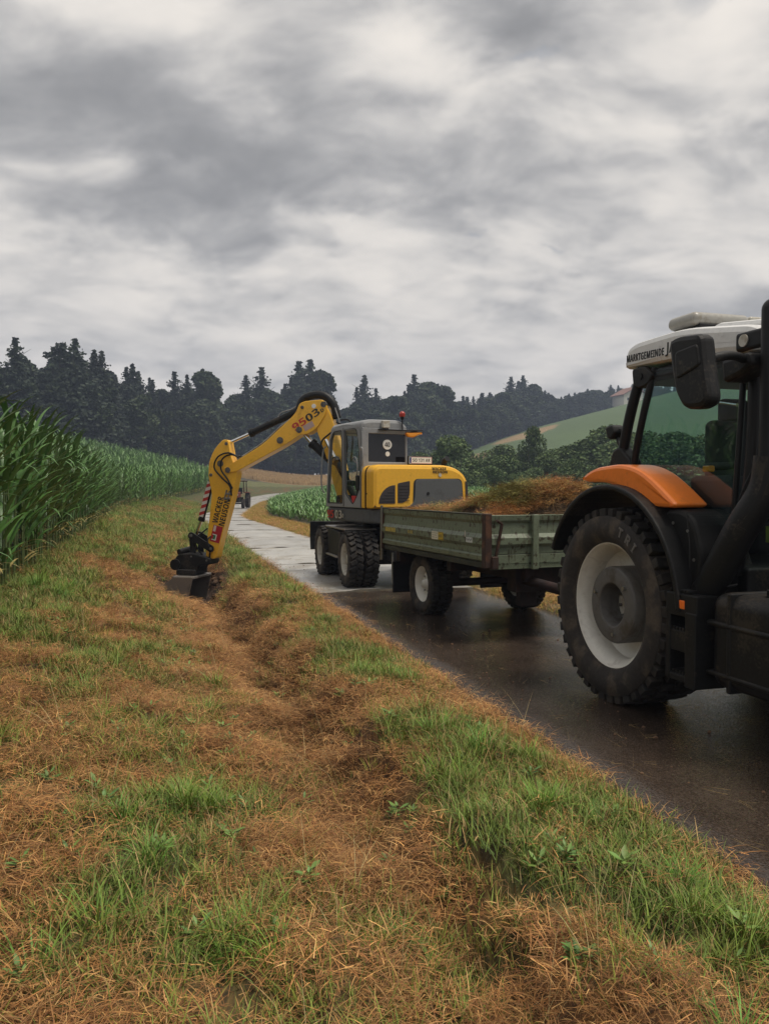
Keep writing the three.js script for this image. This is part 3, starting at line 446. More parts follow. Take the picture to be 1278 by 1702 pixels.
// ---- tipping trailer
{
  const t = thing('farm_trailer', 'green steel tipping trailer with dented boards coupled behind the large tractor', 'trailer');
  const az = (-21.3 + 180) * Math.PI / 180; t.position.set(1.27, 0, -11.18); t.rotation.y = heading(az);
  const w1 = { n: 30, rows: 3, depth: 0.018, len: 0.06, rimMat: M.cream, disc: (g, h, rr) => { mk('rim_disc', lathe([[rr - 0.03, h * 0.1], [0.15, h * 0.3], [0.12, h * 0.32], [0.07, h * 0.34], [0.06, h * 0.7], [0.001, h * 0.72]], 40), M.cream, g); for (let k = 0; k < 6; k++) { const a = k / 6 * 6.283; mk('wheel_bolt', disc(0.11 * Math.cos(a), 0.11 * Math.sin(a), h * 0.3, h * 0.3 + 0.025, 0.012, 8), M.bolt, g); } } };
  wheel(t, 0.16, 0.43, 0.74, 0.43, 0.32, 0.235, w1); wheel(t, 0.16, 0.43, -0.74, 0.43, 0.32, 0.235, { ...w1, flip: true });
  mk('axle', bar([0.16, 0.43, -0.7], [0.16, 0.43, 0.7], 0.055), M.chassis, t);
  mk('chassis', [box(-0.7, 2.3, 0.68, 0.86, 0.42, 0.54), box(-0.7, 2.3, 0.68, 0.86, -0.54, -0.42), box(-0.7, -0.58, 0.62, 0.88, -0.9, 0.9), box(0.02, 0.3, 0.46, 0.72, 0.36, 0.56), box(0.02, 0.3, 0.46, 0.72, -0.56, -0.36), box(2.0, 2.2, 0.55, 0.86, -0.6, 0.6), box(1.0, 1.12, 0.7, 0.86, -0.9, 0.9)], M.chassis, t);
  mk('drawbar', [bar([2.1, 0.7, 0.5], [3.7, 0.52, 0.06], 0.06), bar([2.1, 0.7, -0.5], [3.7, 0.52, -0.06], 0.06), box(3.6, 3.95, 0.46, 0.56, -0.07, 0.07)], M.chassis, t);
  mk('jack_leg', [box(1.9, 2.02, 0.35, 0.62, 0.2, 0.42)], M.chassis, t);
  each('mud_flap', [box(-0.62, -0.58, 0.22, 0.68, 0.45, 1.0), box(-0.62, -0.58, 0.22, 0.68, -1.0, -0.45)], M.black, t);
  each('tail_bracket', [bar([-0.72, 0.8, 0.95], [-0.66, 0.35, 0.98], 0.018), bar([-0.72, 1.5, 1.125], [-0.75, 0.7, 1.12], 0.02)], M.steel, t);
  mk('platform', box(-0.75, 2.42, 0.86, 0.925, -1.09, 1.09, 0.01), M.greenDirty, t);
  // pressed side board section (z outwards, y)
  const sec = (base) => [[base, 1.02], [base + 0.012, 1.02], [base + 0.012, 1.09], [base + 0.045, 1.13], [base + 0.045, 1.2], [base + 0.012, 1.245], [base + 0.006, 1.36], [base + 0.03, 1.395], [base + 0.036, 1.45], [base - 0.012, 1.455], [base - 0.012, 1.4], [base - 0.01, 1.02]];
  const sheet = (pts, x0, x1) => { const g = ext(pts, 0, x1 - x0, 0.003); g.rotateY(Math.PI / 2); g.scale(1, 1, 1); g.applyMatrix4(new THREE.Matrix4().makeScale(1, 1, -1)); const q = g.index ? g.toNonIndexed() : g; const p = q.attributes.position, a = p.array; for (let i = 0; i < a.length; i += 9) for (let k = 0; k < 3; k++) { const s = a[i + 3 + k]; a[i + 3 + k] = a[i + 6 + k]; a[i + 6 + k] = s; } q.computeVertexNormals(); q.translate(x0, 0, 0); return q; };
  for (const s of [1, -1]) {
    const sb = mk('side_board', sheet(sec(1.08), -0.72, 2.36), M.green, t); if (s < 0) sb.scale.z = -1;
    [[-0.72, -0.02], [-0.01, 0.73], [0.74, 1.52], [1.53, 2.36]].forEach(([a, b]) => { const r = mk('lower_rail', ext([[0, 0.93], [0.035, 0.95], [0.04, 1.0], [0.02, 1.018], [-0.01, 1.018], [-0.01, 0.93]], 0, b - a, 0.006).rotateY(Math.PI / 2).translate(a, 0, 0), M.green, t); r.position.z = 0; const g = r.geometry; g.scale(1, 1, -1); const p = g.attributes.position.array; for (let i = 0; i < p.length; i += 9) for (let k = 0; k < 3; k++) { const q = p[i + 3 + k]; p[i + 3 + k] = p[i + 6 + k]; p[i + 6 + k] = q; } g.computeVertexNormals(); g.translate(0, 0, 1.08); if (s < 0) r.scale.z = -1; });
    each('corner_post', [s > 0 ? box(2.36, 2.45, 0.87, 1.475, 1.05, 1.135) : box(2.36, 2.45, 0.87, 1.475, -1.135, -1.05), s > 0 ? box(-0.77, -0.71, 0.87, 1.47, 1.05, 1.13) : box(-0.77, -0.71, 0.87, 1.47, -1.13, -1.05)], M.rust, t);
  }
  const front = (z0, z1) => { const g = ext(sec(0).map(([x, y]) => [x, y]), 0, z1 - z0, 0.003); g.translate(0, 0, z0); return g; };
  mk('front_board', front(-1.05, 1.05).translate(2.4, 0, 0), M.green, t);
  mk('front_lower_board', box(2.395, 2.42, 0.85, 1.012, -1.05, 1.05, 0.006), M.green, t);
  each('front_post', [box(2.42, 2.47, 0.84, 1.46, 0.46, 0.54), box(2.42, 2.47, 0.84, 1.46, -0.54, -0.46)], M.green, t);
  mk('tail_board', front(-1.05, 1.05).scale(-1, 1, 1).translate(-0.74, 0, 0), M.green, t);
  mk('corner_latch', [bar([2.44, 0.98, 1.0], [2.47, 1.36, 0.94], 0.018), bar([2.46, 1.36, 0.94], [2.5, 1.4, 1.02], 0.014), box(2.43, 2.48, 0.86, 1.0, 0.98, 1.06)], M.rust, t);
  each('top_rim', [box(-0.72, 2.36, 1.452, 1.47, 1.066, 1.12, 0.006), box(-0.72, 2.36, 1.452, 1.47, -1.12, -1.066, 0.006)], M.greenDirty, t);
  mk('board_lettering', [txt('BRANTNER', 0.06, 0.38).translate(-0.38, 1.165, 1.1255), ...[0, 1, 2, 3].map((k) => box(0.27 + k * 0.045, 0.285 + k * 0.045, 1.145, 1.188, 1.1255, 1.1275, 0.0005))], std([0.55, 0.42, 0.08], 0.6), t);
  const stick = canvasMat(256, 128, (x, w, h) => { x.fillStyle = '#c9c4ae'; x.fillRect(0, 0, w, h); x.fillStyle = '#b69a2c'; x.fillRect(w * 0.56, 0, w * 0.44, h); x.fillStyle = '#3b3a36'; x.font = 'bold 34px sans-serif'; for (let i = 0; i < 9; i++) x.fillRect(14 + (i % 3) * 40, 22 + Math.floor(i / 3) * 34, 18 + (i * 7) % 16, 9); x.strokeStyle = '#2f2d28'; x.lineWidth = 5; x.strokeRect(w * 0.6, 10, w * 0.36, h - 20); x.font = 'bold 60px sans-serif'; x.fillText('65', w * 0.63, 86); });
  const pl = new THREE.PlaneGeometry(0.34, 0.1).translate(1.2, 1.165, 1.1265); raw('sticker', pl, stick, t);
  raw('sticker', new THREE.PlaneGeometry(0.16, 0.06).translate(2.05, 1.165, 1.1265), canvasMat(128, 48, (x, w, h) => { x.fillStyle = '#b9bcb8'; x.fillRect(0, 0, w, h); x.fillStyle = '#55585a'; for (let i = 0; i < 5; i++) x.fillRect(10 + i * 22, 10 + (i % 2) * 8, 14, 18); }), t);
  raw('side_marker', new THREE.PlaneGeometry(0.03, 0.07).translate(1.95, 1.23, 1.127), M.lensGrey, t);
}
// ---- mobile excavator
const EXC = [0.08, 15.0];
{
  const t = thing('wheeled_excavator', 'yellow and grey wheeled excavator with twin tyres digging in the roadside ditch', 'excavator');
  t.position.set(EXC[0], 0, -EXC[1]);
  const frame = (name, X, D, az) => { const g = new THREE.Group(); g.name = name; g.position.set(X - EXC[0], 0, -(D - EXC[1])); g.rotation.y = heading(az); t.add(g); return g; };
  const UC = () => frame('undercarriage', EXC[0], EXC[1], AZ);
  const under = UC();
  each('axle', [bar([-1.05, 0.5, -0.7], [-1.05, 0.5, 0.7], 0.11), bar([1.05, 0.5, -0.7], [1.05, 0.5, 0.7], 0.11)], M.dark, under);
  mk('chassis_frame', [box(-1.55, 1.6, 0.55, 0.96, -0.36, 0.36, 0.03), box(-0.6, 0.6, 0.9, 1.02, -0.75, 0.75, 0.03), box(-1.75, -1.5, 0.5, 0.8, -0.5, 0.5, 0.03)], M.dark, under);
  each('tool_box', [ext(rounded([[-0.5, 0.55], [-0.5, 0.95], [0.55, 1.0], [0.55, 0.45], [-0.2, 0.45]], 0.04), -1.08, -0.4, 0.02), ext(rounded([[-0.5, 0.55], [-0.5, 0.95], [0.55, 1.0], [0.55, 0.45], [-0.2, 0.45]], 0.04), 0.4, 1.08, 0.02)], M.dark, under);
  each('access_step', [box(-0.45, 0.5, 0.47, 0.5, -1.13, -0.85, 0.008), box(-0.9, 0.7, 1.0, 1.03, -1.1, -0.5, 0.008), box(-0.9, 0.7, 1.0, 1.03, 0.5, 1.1, 0.008)], M.worn, under);
  mk('dozer_blade', [ext(rounded([[1.72, 0.48], [1.8, 0.46], [1.86, 0.75], [1.84, 1.06], [1.76, 1.06], [1.78, 0.75]], 0.02), -1.18, 1.18, 0.01), box(1.45, 1.78, 0.55, 0.75, -0.5, -0.35), box(1.45, 1.78, 0.55, 0.75, 0.35, 0.5)], M.dark, under);
  mk('turntable', new THREE.CylinderGeometry(0.52, 0.52, 0.14, 36).translate(0, 1.08, 0), M.black, under);
  const tw = { n: 26, rows: 2, depth: 0.03, len: 0.075, skew: 0.35, rimMat: M.rim, disc: (g, h, rr) => { mk('rim_disc', lathe([[rr - 0.03, h * 0.1], [0.17, h * 0.05], [0.12, h * 0.2], [0.08, h * 0.5], [0.001, h * 0.55]], 36), M.rim, g); for (let k = 0; k < 8; k++) { const a = k / 8 * 6.283; mk('wheel_bolt', disc(0.135 * Math.cos(a), 0.135 * Math.sin(a), h * 0.1, h * 0.1 + 0.04, 0.012, 8), M.bolt, g); } } };
  for (const x of [-1.05, 1.05]) for (const s of [-1, 1]) for (const [z, inner] of [[1.025, 0], [0.74, 1]]) { const a = Math.cos(AZ), w = frame('wheel', 0, 0, 0); const px = EXC[0] + UX * x + Math.cos(AZ) * s * z, pd = EXC[1] + UD * x - UX * s * z; w.position.set(px - EXC[0], 0.5, -(pd - EXC[1])); w.rotation.y = heading(AZ) + (s < 0 ? Math.PI : 0);
    mk('tyre', tyreGeo(0.475, 0.25, 0.27), M.rubber, w); mk('tread', blocks(0.505, 0.245, 26, 2, 0.03, 0.35, 0.072), M.tread, w).userData.kind = 'stuff';
    mk('rim', lathe([[0.29, 0.1], [0.285, 0.108], [0.265, 0.1], [0.25, 0.07], [0.235, 0.03], [0.24, -0.09], [0.29, -0.1]], 40), M.rim, w); if (!inner) tw.disc(w, 0.125, 0.27); else mk('spacer_ring', lathe([[0.35, 0.14], [0.37, 0.145], [0.37, 0.15], [0.35, 0.155], [0.27, 0.15], [0.27, 0.13], [0.35, 0.14]], 40), M.worn, w); }
  // upper structure
  const UP = [0.006, 14.95, -28 * Math.PI / 180], up = (n) => frame(n, ...UP);
  const deck = up('upper_frame');
  mk('deck_plate', [ext(rounded([[-1.38, -0.97, 0.2], [0.62, -0.98, 0.15], [0.62, 0.96, 0.15], [-1.38, 0.95, 0.3]], 0.15), 1.14, 1.4, 0.04).rotateX(-Math.PI / 2).applyMatrix4(new THREE.Matrix4().makeScale(1, 1, 1)).translate(0, 0, 0)], M.panel, deck);
  mk('model_lettering', [txt('03', 0.15, 0.3).rotateY(Math.PI).translate(0.0, 1.27, -0.982), txt('D', 0.07, 0.07).rotateY(Math.PI).translate(-0.2, 1.25, -0.982)], M.lensGrey, deck);
  mk('model_lettering', [txt('95', 0.15, 0.3).rotateY(Math.PI).translate(0.36, 1.27, -0.982)], M.redInk, deck);
  const hood = up('engine_hood');
  // rear view outline (z, y), extruded along x
  const out = rounded([[-1.0, 1.405, 0.03], [-1.0, 2.16, 0.16], [0.62, 2.17, 0.3], [0.96, 1.96, 0.24], [0.97, 1.405, 0.03]], 0.1, 8);
  const along = (g) => g.applyMatrix4(new THREE.Matrix4().set(0, 0, -1, 0, 0, 1, 0, 0, 1, 0, 0, 0, 0, 0, 0, 1)); // shape x -> z, depth -> -x
  mk('hood_shell', [along(ext(out, 1.13, 1.45, 0.075)).translate(0, 0, 0)], M.yellow, hood);
  mk('hood_side', [along(ext(rounded([[-1.0, 1.405, 0.03], [-1.0, 2.155, 0.16], [0.6, 2.165, 0.3], [0.96, 1.955, 0.24], [0.965, 1.405, 0.03]], 0.1, 8), 1.01, 1.125, 0.006)), box(-1.0, 0.5, 1.41, 2.02, 0.05, 0.95, 0.08), box(-1.0, -0.6, 1.9, 2.13, -0.04, 0.7, 0.08)], M.yellow, hood);
  mk('hood_seam', along(ext(out.map(([z, y]) => [z * 0.992, 1.41 + (y - 1.41) * 0.99]), 1.118, 1.135, 0)), M.black, hood);
  const rearPlate = (pts, d, mat, name) => mk(name, along(ext(pts, 1.452, 1.452 + d, d * 0.4)), mat, hood);
  rearPlate(rounded([[-0.4, 1.42, 0.03], [-0.3, 1.44, 0.1], [-0.19, 1.52, 0.1], [-0.17, 1.91, 0.08], [0.78, 1.915, 0.1], [0.83, 1.42, 0.04]], 0.06), 0.016, M.panel, 'rear_door');
  rearPlate(rounded([[-0.2 - 0.02, 1.425, 0.03], [-0.2, 1.92, 0.09], [0.8, 1.93, 0.1], [0.845, 1.415, 0.04]], 0.06), 0.006, M.ink, 'rear_door_seal');
  rearPlate([...Array(9)].map((_, k) => { const a = k / 8 * Math.PI / 2; return [-0.57 - 0.32 * Math.sin(a) * 1.0, 1.49 + 0.32 * Math.cos(a) * 1.0]; }).concat([[-0.57, 1.49]]), 0.006, M.vent, 'air_vent');
  rearPlate(rounded([[-0.52, 1.5, 0.01], [-0.52, 1.84, 0.02], [-0.28, 1.885, 0.03], [-0.28, 1.6, 0.12], [-0.4, 1.5, 0.05]], 0.02), 0.006, M.vent, 'air_vent');
  rearPlate(rounded([[0.87, 1.9, 0.03], [0.93, 1.84, 0.03], [0.945, 1.5, 0.02], [0.89, 1.5, 0.03]], 0.02), 0.006, M.vent, 'air_vent');
  for (let k = 0; k < 6; k++) mk('vent_louvre', box(-1.464, -1.456, 1.535 + k * 0.052, 1.545 + k * 0.052, -0.51, -0.29, 0.002), M.ink, hood);
  for (let k = 0; k < 5; k++) mk('vent_louvre', box(-1.464, -1.456, 1.525 + k * 0.052, 1.535 + k * 0.052, -0.86 + k * k * 0.012 + k * 0.01, -0.58, 0.002), M.ink, hood);
  mk('door_lock', along(disc(0.08, 1.66, 1.46, 1.475, 0.03)), M.black, hood);
  mk('hood_emblem', along(disc(0.335, 1.99, 1.452, 1.462, 0.032)), M.lensGrey, hood);
  mk('hood_lettering', [txt('WACKER', 0.05, 0.3).rotateX(0).rotateY(-Math.PI / 2).translate(-1.452, 2.105, 0.32), txt('NEUSON', 0.05, 0.3).rotateY(-Math.PI / 2).translate(-1.454, 2.045, 0.34)], M.ink, hood);
  each('hood_bolt', [along(disc(-0.96, 1.44, 1.452, 1.458, 0.014)), disc(-1.22, 1.66, -1.006, -0.998, 0.012)], M.ink, hood);
  mk('exhaust_tip', [bar([-0.9, 2.08, 0.72], [-1.0, 2.26, 0.72], 0.05), bar([-1.0, 2.26, 0.72], [-1.09, 2.3, 0.72], 0.055)], M.black, hood);
  // number plate and holder
  raw('number_plate', new THREE.PlaneGeometry(0.47, 0.12).rotateY(-Math.PI / 2).translate(-1.235, 2.255, 0.065), canvasMat(512, 128, (x, w, h) => { x.fillStyle = '#d9d9d2'; x.fillRect(0, 0, w, h); x.fillStyle = '#27457c'; x.fillRect(8, 8, 40, h - 16); x.fillStyle = '#1c1c1c'; x.font = 'bold 84px sans-serif'; x.textAlign = 'center'; x.fillText('SO 131 AR', w / 2 + 20, 94); x.strokeStyle = '#b03030'; x.lineWidth = 5; x.strokeRect(52, 6, w - 60, h - 12); }), hood);
  mk('plate_holder', [box(-1.23, -1.2, 2.16, 2.33, -0.19, 0.33, 0.008), box(-1.2, -1.12, 2.1, 2.2, 0.0, 0.06)], M.black, hood);
  // cab
  const cab = up('cab');
  const side = rounded([[-1.0, 1.405, 0.03], [-1.0, 2.86, 0.14], [-0.35, 2.93, 0.2], [0.24, 2.9, 0.2], [0.38, 2.7, 0.1], [0.53, 1.41, 0.03]], 0.05);
  const w1 = rounded([[-0.23, 1.47, 0.03], [-0.2, 2.83, 0.06], [0.2, 2.82, 0.1], [0.31, 2.66, 0.05], [0.46, 1.47, 0.03]], 0.04), w2 = rounded([[-0.34, 1.66, 0.05], [-0.31, 2.84, 0.06], [-0.82, 2.82, 0.1], [-0.92, 2.4, 0.1], [-0.95, 1.9, 0.12], [-0.88, 1.66, 0.12], [-0.66, 1.455, 0.06]], 0.05);
  for (const [z0, z1] of [[-1.0, -0.955], [-0.115, -0.07]]) { mk('side_frame', ext(side, z0, z1, 0.012, [w1, w2]), M.grey, cab); const zz = (z0 + z1) / 2; each('door_window', [w1, w2].map((w) => new THREE.ShapeGeometry(new THREE.Shape(w.map(([x, y]) => new THREE.Vector2(x, y)))).translate(0, 0, zz)), M.clear, cab); }
  mk('door_seal', [ext(w2.map(([x, y]) => [x, y]), -1.003, -0.998, 0, [w2.map(([x, y]) => [-0.62 + (x + 0.62) * 0.95, 2.15 + (y - 2.15) * 0.975])]), ext(w1, -1.003, -0.998, 0, [w1.map(([x, y]) => [0.12 + (x - 0.12) * 0.94, 2.15 + (y - 2.15) * 0.97])]), box(-0.285, -0.262, 1.42, 2.86, -1.004, -0.998, 0.001), box(-0.99, -0.975, 1.42, 2.8, -1.004, -0.998, 0.001)], M.ink, cab);
  mk('roof', [along(ext(rounded([[-1.005, 2.78, 0.05], [-1.0, 2.93, 0.09], [-0.85, 2.97, 0.1], [-0.2, 2.975, 0.15], [-0.065, 2.86, 0.1], [-0.065, 2.78, 0.03]], 0.05), -0.3, 1.01, 0.06)), box(-0.2, 0.36, 2.76, 2.92, -0.99, -0.08, 0.07)], M.grey, cab);
  mk('rear_panel', [box(-1.012, -0.96, 1.42, 2.22, -0.98, -0.09), box(-1.012, -0.96, 2.72, 2.82, -0.98, -0.09), box(-1.012, -0.96, 2.2, 2.75, -0.99, -0.86), box(-1.012, -0.96, 2.2, 2.75, -0.12, -0.075)], M.grey, cab);
  mk('rear_window', box(-1.0, -0.985, 2.2, 2.73, -0.87, -0.11, 0.003), std([0.01, 0.01, 0.012], 0.06), cab);
  mk('front_frame', [bar([0.37, 2.7, -0.97], [0.52, 1.42, -0.97], 0.03), bar([0.37, 2.7, -0.1], [0.52, 1.42, -0.1], 0.03), box(0.42, 0.52, 1.4, 1.47, -0.98, -0.09)], M.grey, cab);
  mk('windscreen', new THREE.PlaneGeometry(0.84, 1.26).rotateY(Math.PI / 2).rotateZ(0.117).translate(0.45, 2.06, -0.535), M.clear, cab);
  mk('cab_floor', box(-0.98, 0.46, 1.4, 1.46, -0.95, -0.12), M.dark, cab);
  mk('operator_seat', [box(-0.7, -0.2, 1.75, 1.88, -0.76, -0.3, 0.05), box(-0.75, -0.6, 1.85, 2.45, -0.75, -0.31, 0.06), box(-0.7, -0.2, 1.45, 1.75, -0.7, -0.35)], M.seat, cab);
  mk('control_lever', [bar([0.2, 1.45, -0.5], [0.12, 2.0, -0.52], 0.02), bar([-0.1, 1.9, -0.82], [-0.06, 2.08, -0.82], 0.025), box(-0.35, 0.0, 1.8, 1.9, -0.88, -0.78, 0.03)], M.black, cab);
  each('grab_rail', [tube([[0.47, 2.55, -1.03], [0.52, 2.5, -1.05], [0.6, 1.75, -1.05], [0.58, 1.66, -1.0]], 0.014), tube([[-1.02, 2.42, -1.01], [-1.05, 2.46, -1.04], [-1.12, 2.45, -1.04], [-1.12, 2.2, -1.03], [-1.06, 2.15, -1.01]], 0.012), tube([[-0.8, 2.2, -1.0], [-0.75, 2.28, -1.04], [-0.88, 2.3, -1.05], [-0.93, 2.22, -1.05], [-0.93, 2.05, -1.04], [-0.84, 1.97, -1.01]], 0.012)], M.grey, cab);
  mk('door_handle', [box(-0.94, -0.82, 1.72, 1.98, -1.03, -1.0, 0.015)], M.black, cab);
  mk('company_sticker', ext(rounded([[-0.8, 1.62], [-0.56, 1.62], [-0.6, 1.5], [-0.7, 1.49]], 0.02), -0.982, -0.98, 0), M.red, cab);
  mk('rear_lamp', [box(-1.1, -1.02, 2.82, 2.95, -0.62, -0.48, 0.01)], M.lensGrey, cab);
  mk('lamp_bracket', [box(-1.08, -1.02, 2.78, 2.8, -0.68, -0.12, 0.004), bar([-1.05, 2.79, -0.5], [-1.05, 2.84, -0.5], 0.012), bar([-1.05, 2.79, -0.2], [-1.05, 2.8, 0.22], 0.012), bar([-1.05, 2.79, -0.2], [-1.02, 3.0, -0.19], 0.012)], M.black, cab);
  mk('beacon', [new THREE.CylinderGeometry(0.055, 0.05, 0.05, 20).translate(-1.02, 3.06, -0.19), new THREE.SphereGeometry(0.055, 16, 8, 0, 6.3, 0, 1.57).translate(-1.02, 3.08, -0.19)], M.redBeacon, cab);
  mk('beacon_base', new THREE.CylinderGeometry(0.03, 0.025, 0.05, 16).translate(-1.02, 3.01, -0.19), M.black, cab);
  mk('turn_lamp', ext(rounded([[-0.14, 2.75, 0.02], [-0.1, 2.68, 0.03], [0.02, 2.67, 0.03], [0.2, 2.75, 0.01], [0.0, 2.75]], 0.02), 1.0, 1.08, 0.02).applyMatrix4(new THREE.Matrix4().set(0, 0, -1, 0, 0, 1, 0, 0, 1, 0, 0, 0, 0, 0, 0, 1)), M.amber, cab);
  mk('turn_lamp_arm', bar([-1.0, 2.77, -0.12], [-1.06, 2.77, 0.2], 0.018), M.black, cab);
  mk('speed_sign', along(disc(-0.49, 2.53, 1.0, 1.02, 0.088, 28)), M.whitePaint, cab);
  mk('speed_sign_digits', txt('40', 0.085, 0.105).rotateY(-Math.PI / 2).translate(-1.02, 2.53, -0.49), M.ink, cab);
  mk('round_sticker', along(disc(-0.48, 2.365, 1.0, 1.012, 0.043, 24)), M.whitePaint, cab);
  // boom, arm, bucket (x away from the machine, seen from -z)
  const BM = [-0.75, 15.95, -76 * Math.PI / 180], bm = (n) => frame(n, ...BM);
  const b1 = bm('main_boom');
  mk('boom_base', ext(rounded([[-0.14, 1.42, 0.1], [0.14, 1.36, 0.1], [0.46, 2.5, 0.2], [0.64, 2.95, 0.1], [0.62, 3.4, 0.1], [0.5, 3.56, 0.06], [0.34, 3.3, 0.1], [0.16, 2.75, 0.3]], 0.1), -0.12, 0.12, 0.02), M.yellow, b1);
  mk('swing_post', [box(-0.3, 0.2, 1.1, 1.62, -0.2, 0.2, 0.05), bar([-0.1, 1.05, 0], [-0.1, 1.7, 0], 0.12), bar([-0.6, 1.3, 0.1], [-0.1, 1.3, 0.0], 0.13)], M.dark, b1);
  mk('boom_arm', ext(rounded([[1.0, 3.5, 0.06], [0.88, 3.545, 0.05], [0.5, 3.57, 0.05], [0.4, 3.44, 0.05], [0.42, 3.28, 0.08], [0.62, 2.98, 0.1], [0.82, 2.87, 0.04], [0.98, 2.86, 0.08], [1.3, 2.66, 0.2], [2.42, 2.1, 0.06], [2.66, 2.08, 0.06], [2.7, 2.18, 0.05], [2.42, 2.33, 0.1], [1.83, 2.655, 0.2], [1.33, 3.08, 0.2], [1.08, 3.3, 0.15]], 0.08), -0.15, 0.15, 0.012), M.yellow, b1);
  const pin = (x, y, r, z = 0.165) => [merge([disc(x, y, -z, z, r), disc(x, y, -z - 0.012, z + 0.012, r * 0.5)])];
  each('pivot_pin', [...pin(0.47, 3.47, 0.06), ...pin(0.93, 3.42, 0.035), ...pin(1.0, 2.96, 0.065), ...pin(1.42, 2.75, 0.07), ...pin(2.6, 2.14, 0.06)], M.hub, b1);
  mk('boom_cap', disc(0.68, 3.44, -0.16, -0.15, 0.045), M.whitePaint, b1);
  mk('boom_lettering', [txt('95', 0.15, 0.32).rotateZ(0.56).rotateY(Math.PI).translate(1.0, 3.08, -0.152)], M.redInk, b1);
  mk('boom_lettering', [txt('03', 0.15, 0.32).rotateZ(0.56).rotateY(Math.PI).translate(0.71, 3.26, -0.152), txt('D', 0.07, 0.07).rotateZ(0.56).rotateY(Math.PI).translate(0.5, 3.35, -0.152)], M.ink, b1);
  mk('warning_sticker', box(0.7, 0.93, 2.98, 3.1, -0.1535, -0.151, 0.0005).translate(-0.8, -3.04, 0).rotateZ(-0.5).translate(0.78, 3.04, 0), std([0.42, 0.3, 0.28], 0.6), b1);
  mk('hose_guard', [tube([[1.08, 3.3, 0], [0.98, 3.58, 0], [0.75, 3.68, 0], [0.5, 3.66, 0], [0.32, 3.5, 0], [0.22, 3.2, 0]], 0.085, 32, 10)], M.black, b1);
  each('hydraulic_pipe', [tube([[0.24, 3.4, -0.1], [0.12, 3.0, -0.1], [0.08, 2.5, -0.1]], 0.014), tube([[1.15, 3.22, -0.12], [1.4, 3.06, -0.1], [1.85, 2.69, -0.1], [2.4, 2.36, -0.1]], 0.016), tube([[1.2, 3.22, 0.0], [1.45, 3.06, 0.02], [1.9, 2.7, 0.02], [2.4, 2.4, 0.02]], 0.016), tube([[1.02, 3.5, -0.05], [1.2, 3.4, -0.05], [1.45, 3.32, -0.05], [1.5, 3.24, -0.05]], 0.012)], M.steel, b1);
  each('hydraulic_hose', [tube([[0.3, 2.9, -0.16], [0.5, 2.7, -0.2], [0.45, 2.4, -0.18], [0.2, 2.2, -0.1]], 0.018), tube([[0.2, 3.1, -0.14], [0.02, 3.0, -0.22], [-0.05, 2.6, -0.2], [0.1, 2.2, -0.12]], 0.018), tube([[0.12, 3.15, -0.1], [-0.1, 3.12, -0.2], [-0.16, 2.8, -0.2], [-0.1, 2.3, -0.1]], 0.018), tube([[2.35, 2.4, -0.14], [2.55, 2.5, -0.2], [2.8, 2.42, -0.2], [2.9, 2.2, -0.18], [2.75, 2.0, -0.17], [2.55, 1.8, -0.16], [2.52, 1.6, -0.14]], 0.018), tube([[2.3, 2.42, -0.1], [2.55, 2.46, -0.19], [2.72, 2.35, -0.19], [2.74, 2.15, -0.18], [2.6, 1.95, -0.17], [2.5, 1.75, -0.15]], 0.018)], M.black, b1);
  const cyl = (name, a, b, c, r, rr, extra) => { const g = bm(name); mk('cylinder_barrel', [bar(a, b, r), bar([a[0] + (b[0] - a[0]) * 0.93, a[1] + (b[1] - a[1]) * 0.93, a[2]], b, r * 1.2)], M.dark, g); mk('piston_rod', bar(b, c, rr), M.chrome, g); extra?.(g); return g; };
  cyl('arm_cylinder', [0.98, 3.4, 0], [2.16, 2.91, 0], [2.64, 2.72, 0], 0.075, 0.034);
  cyl('adjusting_cylinder', [0.1, 2.1, -0.0], [0.78, 2.7, 0], [1.0, 2.95, 0], 0.09, 0.045);
  cyl('boom_cylinder', [-0.35, 1.35, -0.24], [0.2, 2.35, -0.2], [0.42, 2.75, -0.15], 0.075, 0.04);
  const arm = bm('dipper_arm');
  mk('arm_plate', ext(rounded([[3.06, 1.98, 0.08], [3.05, 2.3, 0.1], [2.93, 2.58, 0.15], [2.72, 2.79, 0.06], [2.6, 2.78, 0.05], [2.53, 2.4, 0.1], [2.39, 2.1, 0.08], [2.52, 1.55, 0.1], [2.72, 0.88, 0.1], [2.9, 0.25, 0.05], [3.14, 0.25, 0.05], [3.09, 0.74, 0.1], [2.98, 1.66, 0.1]], 0.06), -0.13, 0.13, 0.012), M.yellow, arm);
  each('pivot_pin', [...pin(2.64, 2.7, 0.035, 0.14), ...pin(2.78, 2.28, 0.07, 0.14), ...pin(3.0, 2.04, 0.035, 0.14)], M.hub, arm);
  mk('arm_lettering', [txt('WACKER', 0.13, 0.58).rotateZ(1.31).rotateY(Math.PI).translate(2.84, 1.3, -0.132), txt('NEUSON', 0.13, 0.58).rotateZ(1.31).rotateY(Math.PI).translate(2.69, 1.24, -0.132)], M.ink, arm);
  raw('arm_sticker', new THREE.PlaneGeometry(0.22, 0.36).rotateZ(-0.26).rotateY(Math.PI).translate(2.88, 0.78, -0.1335), canvasMat(128, 224, (x, w, h) => { x.fillStyle = '#a31f2b'; x.fillRect(0, 0, w, h); x.fillStyle = '#c9b9b2'; x.fillRect(8, 6, 34, 80); x.fillStyle = '#2f6b46'; x.fillRect(30, 130, 40, 60); x.fillStyle = '#cfd3cc'; x.fillRect(14, 120, 60, 12); x.fillRect(60, 130, 14, 70); x.fillRect(14, 190, 60, 12); }), arm);
